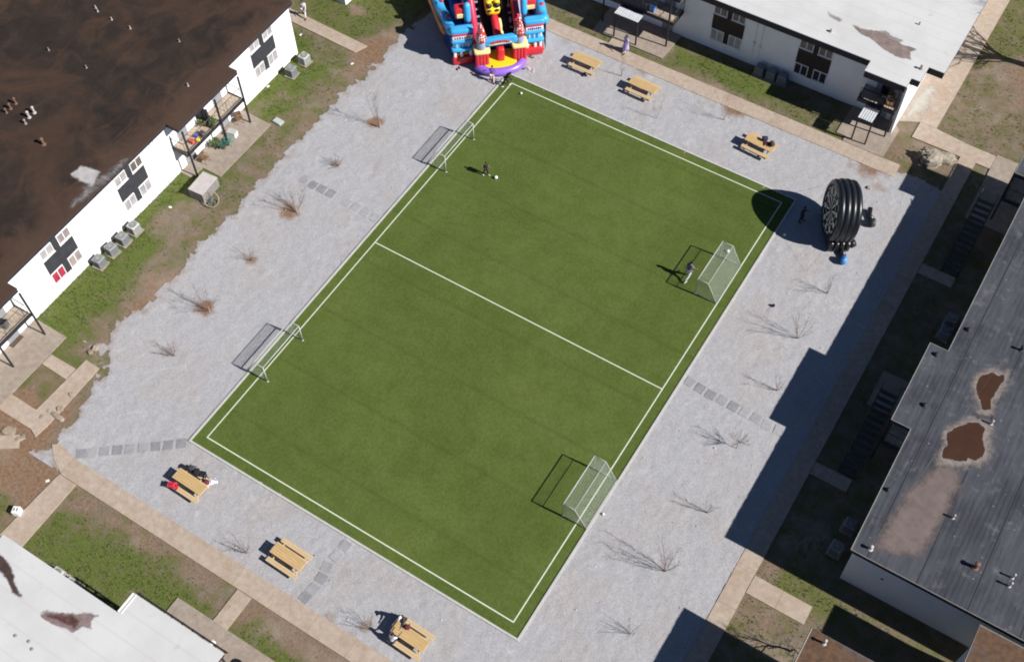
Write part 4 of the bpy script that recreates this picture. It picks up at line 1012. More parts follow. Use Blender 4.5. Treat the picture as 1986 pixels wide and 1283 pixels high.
# blowers
def blower(name, lab, u, v, m, rz=0.0, duct=None):
    x, y = G(u, v); t = thing(name, lab, 'air blower', (x, y, .03), rz)
    b = MB(); N = 20
    for yy in (-.16, .16): pass
    sh = MB(); sh.rings([[(.30 * math.cos(2 * math.pi * j / N) * k, yy, .33 + .30 * math.sin(2 * math.pi * j / N) * k) for j in range(N)] for yy, k in ((-.17, .80), (-.15, 1), (.15, 1), (.17, .80))]); sh.build('housing', m, t, True)
    MB().obox((.30, 0, .16), (.34, .26, .26), (0, 0, 0), .03).build('outlet', m, t)
    g = MB()
    for k in range(1, 5): g.tube([(.06 * k * math.cos(2 * math.pi * j / 12), -.18, .33 + .06 * k * math.sin(2 * math.pi * j / 12)) for j in range(13)], .008, 4)
    g.build('intake_grille', M_POST, t)
    MB().tube([(-.15, 0, .64), (-.12, 0, .72), (.12, 0, .72), (.15, 0, .64)], .022, 6).build('handle', M_BLACK, t)
    if duct: MB().tube([Vector(q) for q in duct], .17, 10).build('air_duct', V_DB, t, True)
    return t
b_ = Vector((nrm.x, nrm.y, 0)).normalized()
blower('air_blower', 'dark blower with pale handles and cable behind the black dartboard', 1690, 438, paint('blower_grey', (.06, .055, .055), .5, .2, 5), 2.0, [(.4, 0, .18), (.8, .15, .16), (1.3, .1, .3)])
blower('air_blower', 'black ring shaped blower tucked at the foot of the dartboard', 1650, 478, paint('blower_black', (.025, .025, .028), .4, .2, 5), 2.6)
blower('air_blower', 'bright blue blower with black tubes in front of the dartboard', 1634, 510, paint('blower_blue', (.06, .25, .62), .4, .1, 5), 1.9, [(.4, 0, .2), (.75, .12, .25), (1.1, .25, .4)])

# ---------------------------------------------------------------- air conditioning units
M_AC = paint('ac_grey', (.21, .22, .225), .55, .12, 4); M_ACL = paint('ac_pale', (.40, .40, .38), .55, .1, 4); M_GRL = paint('ac_grille', (.10, .105, .11), .5, .2, 8)
M_PADC = mat_conc('pad_concrete', (.24, .21, .17), (.31, .28, .23))
def ac():
    t = thing('air_conditioner', '', 'air conditioner')
    MB().obox((0, 0, .05), (1.0, 1.0, .10), (0, 0, 0), .01).build('pad', M_PADC, t)
    MB().obox((0, 0, .50), (.78, .78, .78), (0, 0, 0), .05).build('casing', M_AC, t)
    f = MB()
    f.lathe((0, 0, .885), [(.31, 0), (.31, .02), (.26, .03)], 20); f.build('fan_ring', M_GRL, t)
    g = MB()
    for k in range(1, 4): g.tube([(.085 * k * math.cos(2 * math.pi * j / 16), .085 * k * math.sin(2 * math.pi * j / 16), .925) for j in range(17)], .010, 4)
    for k in range(4): g.tube([(-.28 * math.cos(k * .785), -.28 * math.sin(k * .785), .93), (.28 * math.cos(k * .785), .28 * math.sin(k * .785), .93)], .008, 4)
    g.build('fan_guard', M_ACL, t)
    s = MB()
    for k in range(9):
        for a, b in ((1, 0), (-1, 0), (0, 1), (0, -1)):
            s.obox((a * .395, b * .395, .22 + k * .07), (.012 if a else .62, .012 if b else .62, .022))
    s.build('louvre', M_GRL, t)
    MB().tube([(.3, .39, .25), (.35, .55, .2), (.2, .75, .2)], .02, 5).build('pipe', M_BLACK, t)
    return t
a0 = ac(); first = True
for x, y, rz, lab, grp, pale in ((-14.6, 6.35, 5, 'lowest grey air conditioner in the row of four by the sunlit wall', 'air conditioners along the sunlit wall', 0), (-14.62, 7.55, -4, 'second lowest grey air conditioner in the row of four by the sunlit wall', 'air conditioners along the sunlit wall', 0),
        (-14.58, 8.62, 3, 'third grey air conditioner up the row of four by the sunlit wall', 'air conditioners along the sunlit wall', 0), (-14.55, 9.72, 0, 'uppermost paler air conditioner in the row of four by the sunlit wall', 'air conditioners along the sunlit wall', 1),
        (-14.6, 27.2, 4, 'grey air conditioner on a pad under the far window bay, nearer the porch', 'air conditioners under the far window bay', 0), (-14.55, 28.75, -3, 'pale air conditioner at the end corner of the sunlit wall', 'air conditioners under the far window bay', 1),
        (15.3, 45.6, 0, 'shaded air conditioner left of three under the bluish wall', 'air conditioners by the bluish wall', 0), (16.25, 45.6, 0, 'shaded air conditioner in the middle of three under the bluish wall', 'air conditioners by the bluish wall', 0), (17.15, 45.62, 0, 'shaded air conditioner right of three under the bluish wall', 'air conditioners by the bluish wall', 0),
        (-1.25, -11.35, 0, 'white air conditioner partly hidden under the lower left white roof', 'air conditioners by the lower white roof', 1), (-.15, -11.4, 0, 'second air conditioner hidden under the lower left white roof', 'air conditioners by the lower white roof', 1),
        (35.4, 13.2, 0, 'air conditioner in deep shade by the near corner of the dark roofed block', 'air conditioners in the deep shade', 0), (35.5, 14.9, 0, 'second air conditioner in deep shade beside the dark roofed block', 'air conditioners in the deep shade', 0), (35.4, 30.4, 0, 'air conditioner in deep shade under the middle of the dark roof edge', 'air conditioners in the deep shade', 0), (35.4, 31.5, 0, 'upper air conditioner in deep shade under the dark roof edge', 'air conditioners in the deep shade', 0)):
    o = a0 if first else copy_tree(a0); first = False
    o.location = (x, y, 0); o.rotation_euler = (0, 0, R(rz)); o.scale = (.86, .86, .9); tag(o, lab, 'air conditioner', grp)
    if pale:
        for ch in o.children:
            if ch.name.startswith('casing'): ch.data = ch.data.copy(); ch.data.materials[0] = M_ACL
# ---------------------------------------------------------------- people
def skin_mesh(verts, edges, radii, root=0, sub=1):
    me = bpy.data.meshes.new('tmp'); me.from_pydata(verts, edges, [])
    o = bpy.data.objects.new('tmp', me); COL.objects.link(o)
    md = o.modifiers.new('skin', 'SKIN'); md.use_smooth_shade = True
    if not me.skin_vertices: me.skin_vertices.new() if hasattr(me.skin_vertices, 'new') else None
    sv = me.skin_vertices[0].data
    for i, r in enumerate(radii):
        sv[i].radius = r if isinstance(r, tuple) else (r, r); sv[i].use_root = (i == root)
    if sub: o.modifiers.new('sub', 'SUBSURF').levels = sub
    dg = bpy.context.evaluated_depsgraph_get()
    r = bpy.data.meshes.new_from_object(o.evaluated_get(dg))
    bpy.data.objects.remove(o, do_unlink=True); bpy.data.meshes.remove(me)
    return r
M_SKIN = paint('skin', (.20, .115, .078), .55, .06, 9, .35); M_SKINB = paint('fair_skin', (.42, .26, .19), .55, .06, 9, .35); M_HAIR = paint('dark_hair', (.014, .011, .010), .6, .2, 20); M_SHOE = paint('shoe', (.03, .03, .035), .6, .2, 8); M_SHOEW = paint('pale_shoe', (.6, .6, .58), .6, .1, 8)
def cloth(name, c): return paint(name, c, .85, .12, 7, .15, bump=.2)
def person(label, loc, rz, h, top, bottom, lean=0, nod=0, legs=((0, 0), (0, 0)), arms=((5, 8, 10), (5, 8, 10)), sleeve='short', trousers='long', skin=None, hair=True, shoe=None, seat=None, stripe=None, cap=None, dress=None, group=None, longhair=False, splay=4):
    skin = skin or M_SKIN; s = h / 1.75
    t = thing('person', label, 'person', loc, rz, group)
    D = lambda f, a, L: Vector((math.sin(R(a)), math.sin(R(f)) * math.cos(R(a)), -math.cos(R(f)) * math.cos(R(a)))) * L
    up = Vector((0, math.sin(R(lean)), math.cos(R(lean))))
    hipz = Vector((0, 0, 0)); V = {}
    P = Vector((0, 0, 0)); V['pel'] = P; V['bel'] = P + up * .16; V['che'] = P + up * .36; V['nek'] = P + up * .52
    hu = Vector((0, math.sin(R(lean * .6 + nod)), math.cos(R(lean * .6 + nod)))); V['hd0'] = V['nek'] + hu * .07; V['hd'] = V['nek'] + hu * .19
    for k, sx in enumerate((-1, 1)):
        f, kn = legs[k]; hp = P + Vector((.095 * sx, 0, -.05)); V['hip%d' % k] = hp
        V['kne%d' % k] = hp + D(f, splay * sx, .42); V['ank%d' % k] = V['kne%d' % k] + D(f - kn, splay * .6 * sx, .41)
        fa = R(f - kn); V['toe%d' % k] = V['ank%d' % k] + Vector((.02 * sx, math.cos(fa) * .15, max(-.06, math.sin(fa) * .12 - .045)))
        V['sho%d' % k] = P + up * .47 + Vector((.18 * sx, 0, 0)); af, ab, el = arms[k]
        V['elb%d' % k] = V['sho%d' % k] + D(af, ab * sx, .29); V['wri%d' % k] = V['elb%d' % k] + D(af + el, ab * .5 * sx, .25)
        dh = (V['wri%d' % k] - V['elb%d' % k]).normalized(); V['pal%d' % k] = V['wri%d' % k] + dh * .06
        side = dh.cross(Vector((sx, 0, 0))).normalized()
        if side.length < .1: side = Vector((0, 1, 0))
        for q in range(4):
            b0 = V['pal%d' % k] + dh * .035 + side * (.030 - .020 * q); L = (.034, .040, .037, .028)[q]
            V['fa%d%d' % (k, q)] = b0; V['fb%d%d' % (k, q)] = b0 + dh * L + Vector((-.012 * sx, 0, 0)); V['fc%d%d' % (k, q)] = b0 + dh * L * 1.75 + Vector((-.036 * sx, 0, 0))
        V['ta%d' % k] = V['wri%d' % k] + dh * .035 + side * .035; V['tb%d' % k] = V['ta%d' % k] + dh * .035 + side * .022 + Vector((-.01 * sx, 0, 0))
    low = min(V['ank0'].z, V['ank1'].z) - .075
    off = Vector((0, 0, -low)) if seat is None else Vector((0, 0, seat / s + .11))
    for k in V: V[k] = (V[k] + off) * s
    def chain(names, rad, root=0):
        """names: list of chains of joints"""
        ids = {}; vs = []; es = []; rs = []
        for c in names:
            for a in c:
                if a not in ids: ids[a] = len(vs); vs.append(V[a]); r = rad[a.rstrip('0123456789')]; rs.append(tuple(x * s for x in r) if isinstance(r, tuple) else r * s)
            es += [(ids[a], ids[b]) for a, b in zip(c[:-1], c[1:])]
        return skin_mesh(vs, es, rs)
    body = [['pel', 'bel', 'che', 'nek', 'hd0']]
    for k in '01':
        body += [['pel', 'hip' + k, 'kne' + k, 'ank' + k, 'toe' + k], ['che', 'sho' + k, 'elb' + k, 'wri' + k, 'pal' + k], ['wri' + k, 'ta' + k, 'tb' + k]]
        for q in '0123': body.append(['pal' + k, 'fa' + k + q, 'fb' + k + q, 'fc' + k + q])
    RAD = dict(pel=.115, bel=.11, che=.125, nek=.06, hd=.055, hip=.082, kne=.055, ank=.038, toe=.034, sho=.055, elb=.040, wri=.027, pal=(.034, .022), fa=.0105, fb=.009, fc=.008, ta=.012, tb=.010)
    me = chain(body, RAD)
    # head with face, joined into the body mesh
    hm = MB(); hc = V['hd']; Mh = Matrix.Rotation(-R(lean * .6 + nod), 3, 'X')
    hb = lambda p, r, nu=12, nv=8: hm.ball(hc + Mh @ (Vector(p) * s), tuple(x * s for x in r), nu, nv, 1.0, Mh)
    hb((0, 0, 0), (.076, .095, .115), 18, 12); hb((0, .03, -.055), (.055, .065, .055)); hb((0, .097, -.012), (.013, .02, .020), 8, 6)
    for sx in (-1, 1): hb((.078 * sx, -.005, -.005), (.012, .022, .032), 8, 6); hb((.03 * sx, .085, .012), (.014, .010, .008), 8, 6)
    hb((0, .085, -.058), (.024, .010, .006), 8, 5)
    bv = [v.co[:] for v in me.vertices]; bf = [tuple(p.vertices) for p in me.polygons]; bpy.data.meshes.remove(me)
    B = MB(); B.add(bv, bf); B.add(hm.v, hm.f); bo = B.build('body', skin, t, True)
    def put(name, me, m):
        me.materials.clear(); me.materials.append(m); me.name = name; me.shade_smooth(); o = bpy.data.objects.new(name, me); COL.objects.link(o); o.parent = t; return o
    for k in '01': V['slv' + k] = V['sho' + k].lerp(V['elb' + k], .68); V['cuf' + k] = V['elb' + k].lerp(V['wri' + k], .9); V['shn' + k] = V['kne' + k].lerp(V['ank' + k], .86); V['thi' + k] = V['hip' + k].lerp(V['kne' + k], .85)
    CR = dict(pel=.142, bel=.138, che=.150, nek=.075, sho=.080, slv=.068, elb=.058, cuf=.042, hip=.104, kne=.075, shn=.062, thi=.085)
    sh = [['pel', 'bel', 'che', 'nek']] + [['che', 'sho' + k] + (['slv' + k] if sleeve == 'short' else ['elb' + k, 'cuf' + k]) for k in '01']
    so_ = put('shirt', chain(sh, CR), top)
    if stripe:
        pass
    CR2 = dict(CR); CR2['pel'] = .136
    tr2 = [['pel', 'hip' + k] + (['kne' + k, 'shn' + k] if trousers == 'long' else ['thi' + k]) for k in '01']
    put('trousers' if trousers == 'long' else 'shorts', chain(tr2, CR2), bottom)
    if dress:
        N = 16; rg = []
        for z, r_ in ((.05, .17), (-.15, .21), (-.38, .27), (-.55, .31)):
            rg.append([V['pel'] + Vector((r_ * math.cos(2 * math.pi * j / N) * (1 + .08 * math.sin(j * 2.4)), r_ * .85 * math.sin(2 * math.pi * j / N), z)) * s for j in range(N)])
        MB().rings(rg).build('skirt', dress, t, True)
    for k in '01':
        d = (V['toe' + k] - V['ank' + k]); MB().ball((V['ank' + k] + V['toe' + k]) / 2 + Vector((0, .01, -.022)) * s, (.048 * s, .135 * s, .045 * s), 10, 8, .8).build('shoe', shoe or M_SHOE, t, True)
    if hair:
        hh = MB(); hh.ball(hc + Mh @ (Vector((0, -.018, .022)) * s), (.086 * s, .095 * s, .112 * s), 16, 10, 1, Mh)
        if longhair: hh.ball(hc + Mh @ (Vector((0, -.07, -.10)) * s), (.085 * s, .05 * s, .15 * s), 12, 8)
        hh.build('hair', M_HAIR, t, True)
    if cap:
        cp = MB(); cp.ball(hc + Mh @ (Vector((0, -.005, .05)) * s), (.092 * s, .105 * s, .085 * s), 16, 8, 1, Mh); cp.ball(hc + Mh @ (Vector((0, .11, .04)) * s), (.07 * s, .075 * s, .012 * s), 12, 6, 1, Mh); cp.build('cap', cap, t, True)
    return t
C_BLK = cloth('black_cloth', (.018, .018, .022)); C_GRY = cloth('grey_cloth', (.14, .15, .19)); C_WHT = cloth('white_cloth', (.66, .64, .66)); C_LAV = cloth('lavender_cloth', (.36, .32, .60)); C_PUR = cloth('purple_cloth', (.13, .08, .30)); C_NVY = cloth('navy_cloth', (.03, .035, .07)); C_PNK = cloth('pale_pink_cloth', (.62, .46, .44)); C_DGR = cloth('dark_grey_cloth', (.05, .055, .065)); C_WSH = cloth('white_shirt', (.58, .60, .68))
def at(u, v, z=.035): x, y = G(u, v); return (x, y, z)
person('small child in black clothes and pale shoes beside the ball on the turf', at(942, 340), R(-95), 1.42, C_BLK, C_BLK, 6, 12, ((18, 14), (-12, 12)), ((25, 8, 25), (-20, 8, 25)), shoe=M_SHOEW)
person('player in grey top and white trousers in front of the right goal', at(1334, 541), R(-20), 1.86, C_GRY, C_WHT, 6, 10, ((22, 12), (-20, 25)), ((-18, 10, 25), (25, 10, 30)), shoe=M_SHOEW)
person('person in pale lavender clothing walking on the path by the patio', at(1213, 102, .06), R(160), 1.72, C_LAV, C_WHT, 2, 5, ((20, 6), (-20, 14)), ((18, 16, 15), (-15, 16, 15)), dress=C_LAV, longhair=True)
person('person all in white walking on the short path beyond the sunlit block', at(592, 34, .06), R(200), 1.72, C_WHT, C_WHT, 3, 5, ((22, 8), (-20, 18)), ((18, 8, 20), (-18, 8, 20)), 'long')
person('person in purple top and pale trousers stepping up to the slide bumper', at(955, 160), R(30), 1.55, C_PUR, C_PNK, 14, 10, ((24, 20), (-14, 10)), ((30, 10, 30), (10, 12, 30)))
person('person in black with dark trousers bending over at the top corner of the turf', at(980, 167), R(-60), 1.55, C_BLK, C_BLK, 38, 15, ((28, 14), (-18, 10)), ((-15, 14, 20), (30, 10, 10)), 'long', shoe=M_SHOEW)
person('person in black standing in the shadow of the giant dartboard', at(1552, 430), R(-75), 1.6, C_BLK, C_BLK, 3, 6, ((10, 4), (-6, 4)), ((15, 8, 60), (5, 8, 20)), 'long')
person('seated person with a white cap and black clothes on the far bench', (16.85, -3.17, .02), R(180 - 1.5), 1.78, C_DGR, C_BLK, 16, 14, ((80, 82), (84, 80)), ((40, 8, 40), (42, 8, 38)), 'long', seat=.45, cap=C_WHT, group=None)
person('seated person in a white shirt with dark hair on the near bench', (17.02, -4.53, .02), R(-1.5), 1.70, C_WSH, C_NVY, 14, 12, ((82, 84), (80, 80)), ((45, 8, 40), (40, 8, 45)), 'short', seat=.45, group=None)

# ---------------------------------------------------------------- balls and small things
M_BALL = paint('white_ball', (.78, .78, .74), .4, .05, 6)
def ballobj(u, v, r, lab, m=None, z=.035):
    x, y = G(u, v, z + r); t = thing('football', lab, 'ball', (x, y, z + r))
    MB().ball((0, 0, 0), r, 18, 12).build('cover', m or M_BALL, t, True)
    p = MB()
    for i in range(12):
        ph = math.acos(1 - 2 * (i + .5) / 12); th = i * 2.39996
        d = Vector((math.sin(ph) * math.cos(th), math.sin(ph) * math.sin(th), math.cos(ph))); q = d.to_track_quat('Z', 'Y').to_matrix()
        p.add([d * (r * 1.006)] + [d * (r * .965) + q @ Vector((r * .27 * math.cos(k * 1.2566), r * .27 * math.sin(k * 1.2566), 0)) for k in range(5)], [(0, 1 + k, 1 + (k + 1) % 5) for k in range(5)])
    p.build('panel', M_GRL if m is None else m, t)
    return t
ballobj(962, 344, .13, 'white football lying on the turf beside the small child')
ballobj(1412, 487, .13, 'white football inside the net of the right goal by the player')
ballobj(1011, 181, .09, 'white football near the top corner of the turf')
ballobj(1170, 996, .085, 'white ball on the gravel beside the lower right goal', None, .02)
ballobj(1500, 592, .11, 'black ball alone on the gravel right of the turf', C_BLK, .02)
ballobj(1522, 455, .10, 'pale ball at the edge of the dartboard shadow', None, .02)
def shoe_pair(u, v, m, lab, rz):
    x, y = G(u, v); t = thing('shoes', lab, 'shoes', (x, y, .02), rz)
    for s in (-1, 1):
        b = MB(); b.ball((s * .10, s * .05, .045), (.05, .14, .045), 12, 8, .8); b.ball((s * .10, s * .05 - .06, .085), (.045, .06, .045), 10, 6); b.build('shoe', m, t, True)
for u, v, m, l in ((1014, 133, M_SHOE, 'dark shoes on the gravel by the right end of the purple bumper'), (1026, 134, C_PNK, 'pale pink shoes on the gravel by the right end of the bumper'), (1031, 112, M_SHOE, 'black shoes by the right foot of the slide'), (889, 134, M_SHOE, 'black shoes by the left foot of the slide'), (1131, 146, M_SHOE, 'black and white shoes in front of the first picnic table'), (1033, 138, M_SHOEW, 'white shoes on the gravel beside the pink ones')):
    shoe_pair(u, v, m, l, random.uniform(0, 6))
def bag(x, y, z, s, m, lab, rz=0.0, cat='bag', strap=True, nm='backpack'):
    t = thing(nm, lab, cat, (x, y, z), rz)
    b = MB(); b.ball((0, 0, s[2] / 2), (s[0] / 2, s[1] / 2, s[2] / 2), 18, 10, .55); b.build('bag_body', m, t, True)
    b = MB(); b.ball((0, -s[1] * .42, s[2] * .36), (s[0] * .34, s[1] * .2, s[2] * .26), 14, 8, .55); b.build('pocket', m, t, True)
    if strap:
        b = MB()
        for q in (-1, 1): b.tube([(q * s[0] * .25, s[1] * .3, s[2] * .95), (q * s[0] * .42, s[1] * .62, s[2] * .6), (q * s[0] * .4, s[1] * .55, s[2] * .1)], .022, 5)
        b.build('strap', C_BLK, t, True)
    return t
def jacket(x, y, z, w, m, lab, rz=0.0, seed=1):
    """a thrown down garment: a rumpled sheet with two sleeves"""
    t = thing('jacket', lab, 'jacket', (x, y, z), rz); n = 14; b = MB()
    f = lambda a, c: .05 + .10 * noise.noise(Vector((a * 5 + seed, c * 5, seed))) + .09 * (1 - (2 * a - 1) ** 2) * (1 - (2 * c - 1) ** 2)
    vs = [((a / n - .5) * w * (1 + .2 * noise.noise(Vector((a * .4, c * .4, seed)))), (c / n - .5) * w * .7, max(.012, f(a / n, c / n))) for a in range(n + 1) for c in range(n + 1)]
    fs = [(i * (n + 1) + j, (i + 1) * (n + 1) + j, (i + 1) * (n + 1) + j + 1, i * (n + 1) + j + 1) for i in range(n) for j in range(n)]
    b.add(vs, fs); b.build('garment', m, t, True)
    for q in (-1, 1): MB().tube([(q * w * .4, .05, .06), (q * w * .62, .02 - .1 * q, .06), (q * w * .55, -.22, .05)], [.06, .05, .045], 8).build('sleeve', m, t, True)
    return t
C_RED = cloth('red_cloth', (.46, .03, .05)); C_TAN = cloth('tan_cloth', (.45, .36, .26)); C_MRN = cloth('maroon_cloth', (.12, .03, .045))
bag(18.72, 39.02, .79, (.42, .30, .34), C_NVY, 'navy bag with red straps on the dartboard side picnic table, left one', .5); bag(19.35, 38.85, .79, (.40, .30, .34), C_DGR, 'dark bag on the dartboard side picnic table, right one', 2.4); jacket(19.05, 38.8, .775, .36, C_MRN, 'maroon cloth lying between the two dark bags on the table', .3, 4)
bag(.92, -2.28, .47, (.45, .34, .38), C_DGR, 'dark grey bag at the left end of the heaped table far bench', .2); bag(1.35, -2.32, .47, (.42, .34, .44), C_BLK, 'black backpack standing on the heaped table far bench', 1.0)
jacket(1.62, -2.25, .60, .55, C_BLK, 'black jacket thrown over the heaped table far bench', .4, 2); jacket(2.02, -2.42, .49, .5, C_TAN, 'tan and white garment on the heaped table far bench', 1.1, 7)
bag(2.2, -2.52, .47, (.34, .3, .3), C_MRN, 'dark maroon bag beside the white jacket on the far bench', 2.0); jacket(2.42, -2.30, .47, .5, C_WHT, 'white jacket hanging off the right end of the far bench', .9, 9)
jacket(.62, -3.66, .47, .55, C_RED, 'red garment on the near bench of the heaped table', .2, 12)
bag(17.4, -3.52, .79, (.30, .24, .22), C_MRN, 'small brown bag on the table beside the seated people', .7)

# grey box and round chair frame by the middle patio
t = thing('wooden_crate', 'large pale grey box tipped on the grass by the middle patio', 'crate', (-12.78, 14.98, 0), R(4))
M_CRATE = paint('weathered_ply', (.44, .40, .385), .8, .1, 3); M_CRATES = paint('crate_side_shaded', (.21, .20, .195), .8, .15, 3)  # sides coloured darker than the lid to put shading on the box front
MB().obox((0, 0, .88), (1.22, 1.8, .05), (0, 0, 0), .01).build('lid', M_CRATE, t)
for q in (-1, 1): MB().obox((q * .58, 0, .43), (.04, 1.72, .85)).build('side_panel', M_CRATES, t); MB().obox((0, q * .86, .43), (1.1, .04, .85)).build('end_panel', M_CRATES, t)
c = MB()
for a in (-1, 1):
    for b in (-1, 1): c.obox((a * .56, b * .84, .43), (.07, .07, .86))
c.build('corner_post', M_CRATE, t)
x, y = G(410, 384); t = thing('round_chair', 'round metal chair frame leaning against the grey box on the grass', 'chair', (x + .42, y - .35, .03), .4)
tilt = Matrix.Rotation(R(38), 3, 'X')
ringp = [tilt @ Vector((.52 * math.cos(k * .2618), .52 * math.sin(k * .2618), 0)) + Vector((0, 0, .42)) for k in range(25)]
MB().tube(ringp, .04, 6).build('rim', paint('tan_rim', (.30, .25, .17), .7, .2, 5), t, True)
wv = MB()
for k in range(12):
    a = k * math.pi / 6; wv.tube([tilt @ Vector((.5 * math.cos(a), .5 * math.sin(a), 0)) + Vector((0, 0, .42)), tilt @ Vector((.25 * math.cos(a), .25 * math.sin(a), -.16)) + Vector((0, 0, .42)), tilt @ Vector((0, 0, -.2)) + Vector((0, 0, .42))], .014, 4)
wv.build('spoke', paint('grey_spoke', (.2, .19, .21), .5, .2, 5), t)
MB().tube([(.36 * math.cos(k * .2618), .36 * math.sin(k * .2618), .03) for k in range(25)], .03, 5).build('foot_ring', M_BLACK, t)
# utility lid, white boxes
x, y = G(540, 237); t = thing('utility_box', 'small grey green utility lid set in the grass by the middle patio', 'utility box', (x, y, 0), R(-4))
MB().obox((0, 0, .06), (.78, .5, .16), (0, 0, 0), .02).build('box', paint('utility_green', (.30, .36, .32), .6, .1, 4), t); MB().obox((0, 0, .15), (.70, .42, .03), (0, 0, 0), .01).build('lid', paint('utility_lid', (.38, .42, .39), .6, .1, 4), t)
x, y = G(36, 994); t = thing('meter_box', 'white metal box with two dark slots by the lower left path', 'metal box', (x, y, 0), R(25))
MB().obox((0, 0, .25), (.46, .46, .5), (0, 0, 0), .04).build('casing', M_FRAME, t)
for q in (-1, 1): MB().obox((.09 * q, .0, .503), (.06, .2, .012)).build('slot', M_BLACK, t)
x, y = G(413, 1247, 1.0); t = thing('wall_lantern', 'white square lamp head on a post by the lower porch strip', 'lamp', (x, y, .06), 0)
MB().obox((0, 0, 1.0), (.24, .30, .18), (0, 0, 0), .03).build('lamp_head', M_FRAME, t); MB().tube([(0, 0, 0), (0, 0, .95)], .03, 6).build('pole', M_BLACK, t)
x, y = G(488, 1304); t = thing('kettle_grill', 'red round lidded object at the bottom edge of the porch strip', 'grill', (x, y, .07), 0)
MB().lathe((0, 0, .55), [(.10, 0), (.26, .10), (.30, .22)], 16).build('bowl', paint('red_bowl', (.40, .03, .03), .35, .1, 5), t, True); MB().lathe((0, 0, .775), [(.305, 0), (.27, .12), (.15, .21), (.02, .24)], 16).build('lid', paint('red_lid', (.55, .04, .03), .3, .1, 5), t, True)
for k in range(3): MB().tube([(.16 * math.cos(k * 2.09), .16 * math.sin(k * 2.09), .6), (.28 * math.cos(k * 2.09), .28 * math.sin(k * 2.09), 0)], .015, 5).build('leg', M_BLACK, t)
for u, v, l in ((583, 68, 'scrap of white litter on the grass by the far wall corner'), (683, 124, 'white scrap of paper on the earth right of the short path end'), (330, 402, 'small white scrap on the worn grass near the grey box'), (92, 932, 'small pale scrap on the red earth left of the branching path'), (520, 168, 'tiny white scrap on the grass below the far window bay')):
    x, y = G(u, v); t = thing('paper_scrap', l, 'paper scrap', (x, y, .01), u); b = MB()
    b.add([(-.12, -.08, .01), (.10, -.09, .03), (.13, .07, .01), (-.02, .02, .07), (-.11, .09, .02)], [(0, 1, 3), (1, 2, 3), (2, 4, 3), (4, 0, 3)]); b.build('paper', M_FRAME, t)
# patio furniture
def chair(x, y, z, rz, m, lab, nm='patio_chair'):
    t = thing(nm, lab, 'chair', (x, y, z), rz)
    MB().obox((0, 0, .42), (.46, .46, .05), (0, 0, 0), .015).build('seat', m, t); MB().obox((0, -.22, .70), (.46, .05, .50), (R(-10), 0, 0), .015).build('backrest', m, t)
    for a in (-1, 1):
        for b in (-1, 1): MB().tube([(a * .2, b * .2, .42), (a * .23, b * .24, 0)], .02, 5).build('leg', m, t)
    for a in (-1, 1): MB().tube([(a * .24, -.2, .62), (a * .25, .18, .62), (a * .23, .22, .42)], .02, 5).build('armrest', m, t)
M_TEAL = paint('teal_plastic', (.07, .21, .165), .5, .15, 5); M_BRN = paint('brown_wood', (.16, .09, .05), .7, .2, 5)
chair(-14.15, 19.25, .07, R(-60), M_TEAL, 'teal plastic chair on the middle patio'); chair(-14.85, 21.35, .07, R(-120), M_BRN, 'brown chair on the middle patio by the end post')
chair(-14.5, 17.1, .07, R(-90), M_BRN, 'dark brown chair at the near end of the middle patio')
def cool(x, y, z, s, m, m2, lab, nm='storage_box', rz=0):
    t = thing(nm, lab, 'box', (x, y, z), rz); MB().obox((0, 0, s[2] / 2), s, (0, 0, 0), .03).build('body', m, t); MB().obox((0, 0, s[2] + .03), (s[0] + .03, s[1] + .03, .07), (0, 0, 0), .02).build('lid', m2, t)
cool(-14.45, 20.05, .07, (.7, .45, .42), M_FRAME, M_ACL, 'white storage box on the middle patio beside the teal chair', rz=.2)
def plant(x, y, z, h, lab, seed, col=(.06, .12, .03)):
    t = thing('potted_plant', lab, 'plant', (x, y, z)); rr = random.Random(seed)
    MB().lathe((0, 0, 0), [(.12, 0), (.18, .26), (.20, .30)], 12).build('pot', M_PIPER, t)
    b = MB(); s = MB()
    for k in range(46):
        a = rr.uniform(0, 6.28); r_ = rr.uniform(.04, .26); zz = .28 + rr.uniform(.05, h); d = Vector((math.cos(a), math.sin(a), rr.uniform(-.2, .7))); c = Vector((math.cos(a) * r_, math.sin(a) * r_, zz)); w_ = Vector((-math.sin(a), math.cos(a), 0)) * .06
        b.add([c - d * .02, c + d * .09 + w_, c + d * .22, c + d * .09 - w_], [(0, 1, 2, 3)])
        if k % 4 == 0: s.tube([(0, 0, .25), c], .01, 4)
    b.build('leaves', paint('plant_leaf_%d' % seed, col, .6, .3, 9), t); s.build('stem', M_BRN, t)
plant(-14.75, 18.6, .07, .4, 'leafy potted plant on the middle patio behind the teal chair', 3); plant(-14.35, 18.55, 2.45, .5, 'bushy green plant on the middle balcony by the slatted screen', 4, (.09, .14, .04)); plant(-14.95, 18.3, 2.45, .35, 'pale green plant on the middle balcony beside the bushy one', 5, (.16, .18, .06))
plant(-14.2, 18.75, .07, .3, 'small teal leaved plant at the front of the middle patio', 6, (.05, .13, .09))
for k, (x, y, s, c, l) in enumerate(((-14.6, 16.6, (.34, .26, .22), (.50, .08, .05), 'red toy box on the middle balcony'), (-14.35, 16.95, (.26, .2, .16), (.62, .45, .05), 'yellow toy box on the middle balcony'), (-14.7, 17.15, (.22, .2, .18), (.08, .10, .45), 'blue toy box on the middle balcony'), (-14.4, 17.5, (.4, .3, .3), (.07, .06, .06), 'dark box on the middle balcony'))):
    m = paint('toy_%d' % k, c, .5, .1, 5); cool(x, y, 2.45, s, m, m, l, 'toy_box', k)
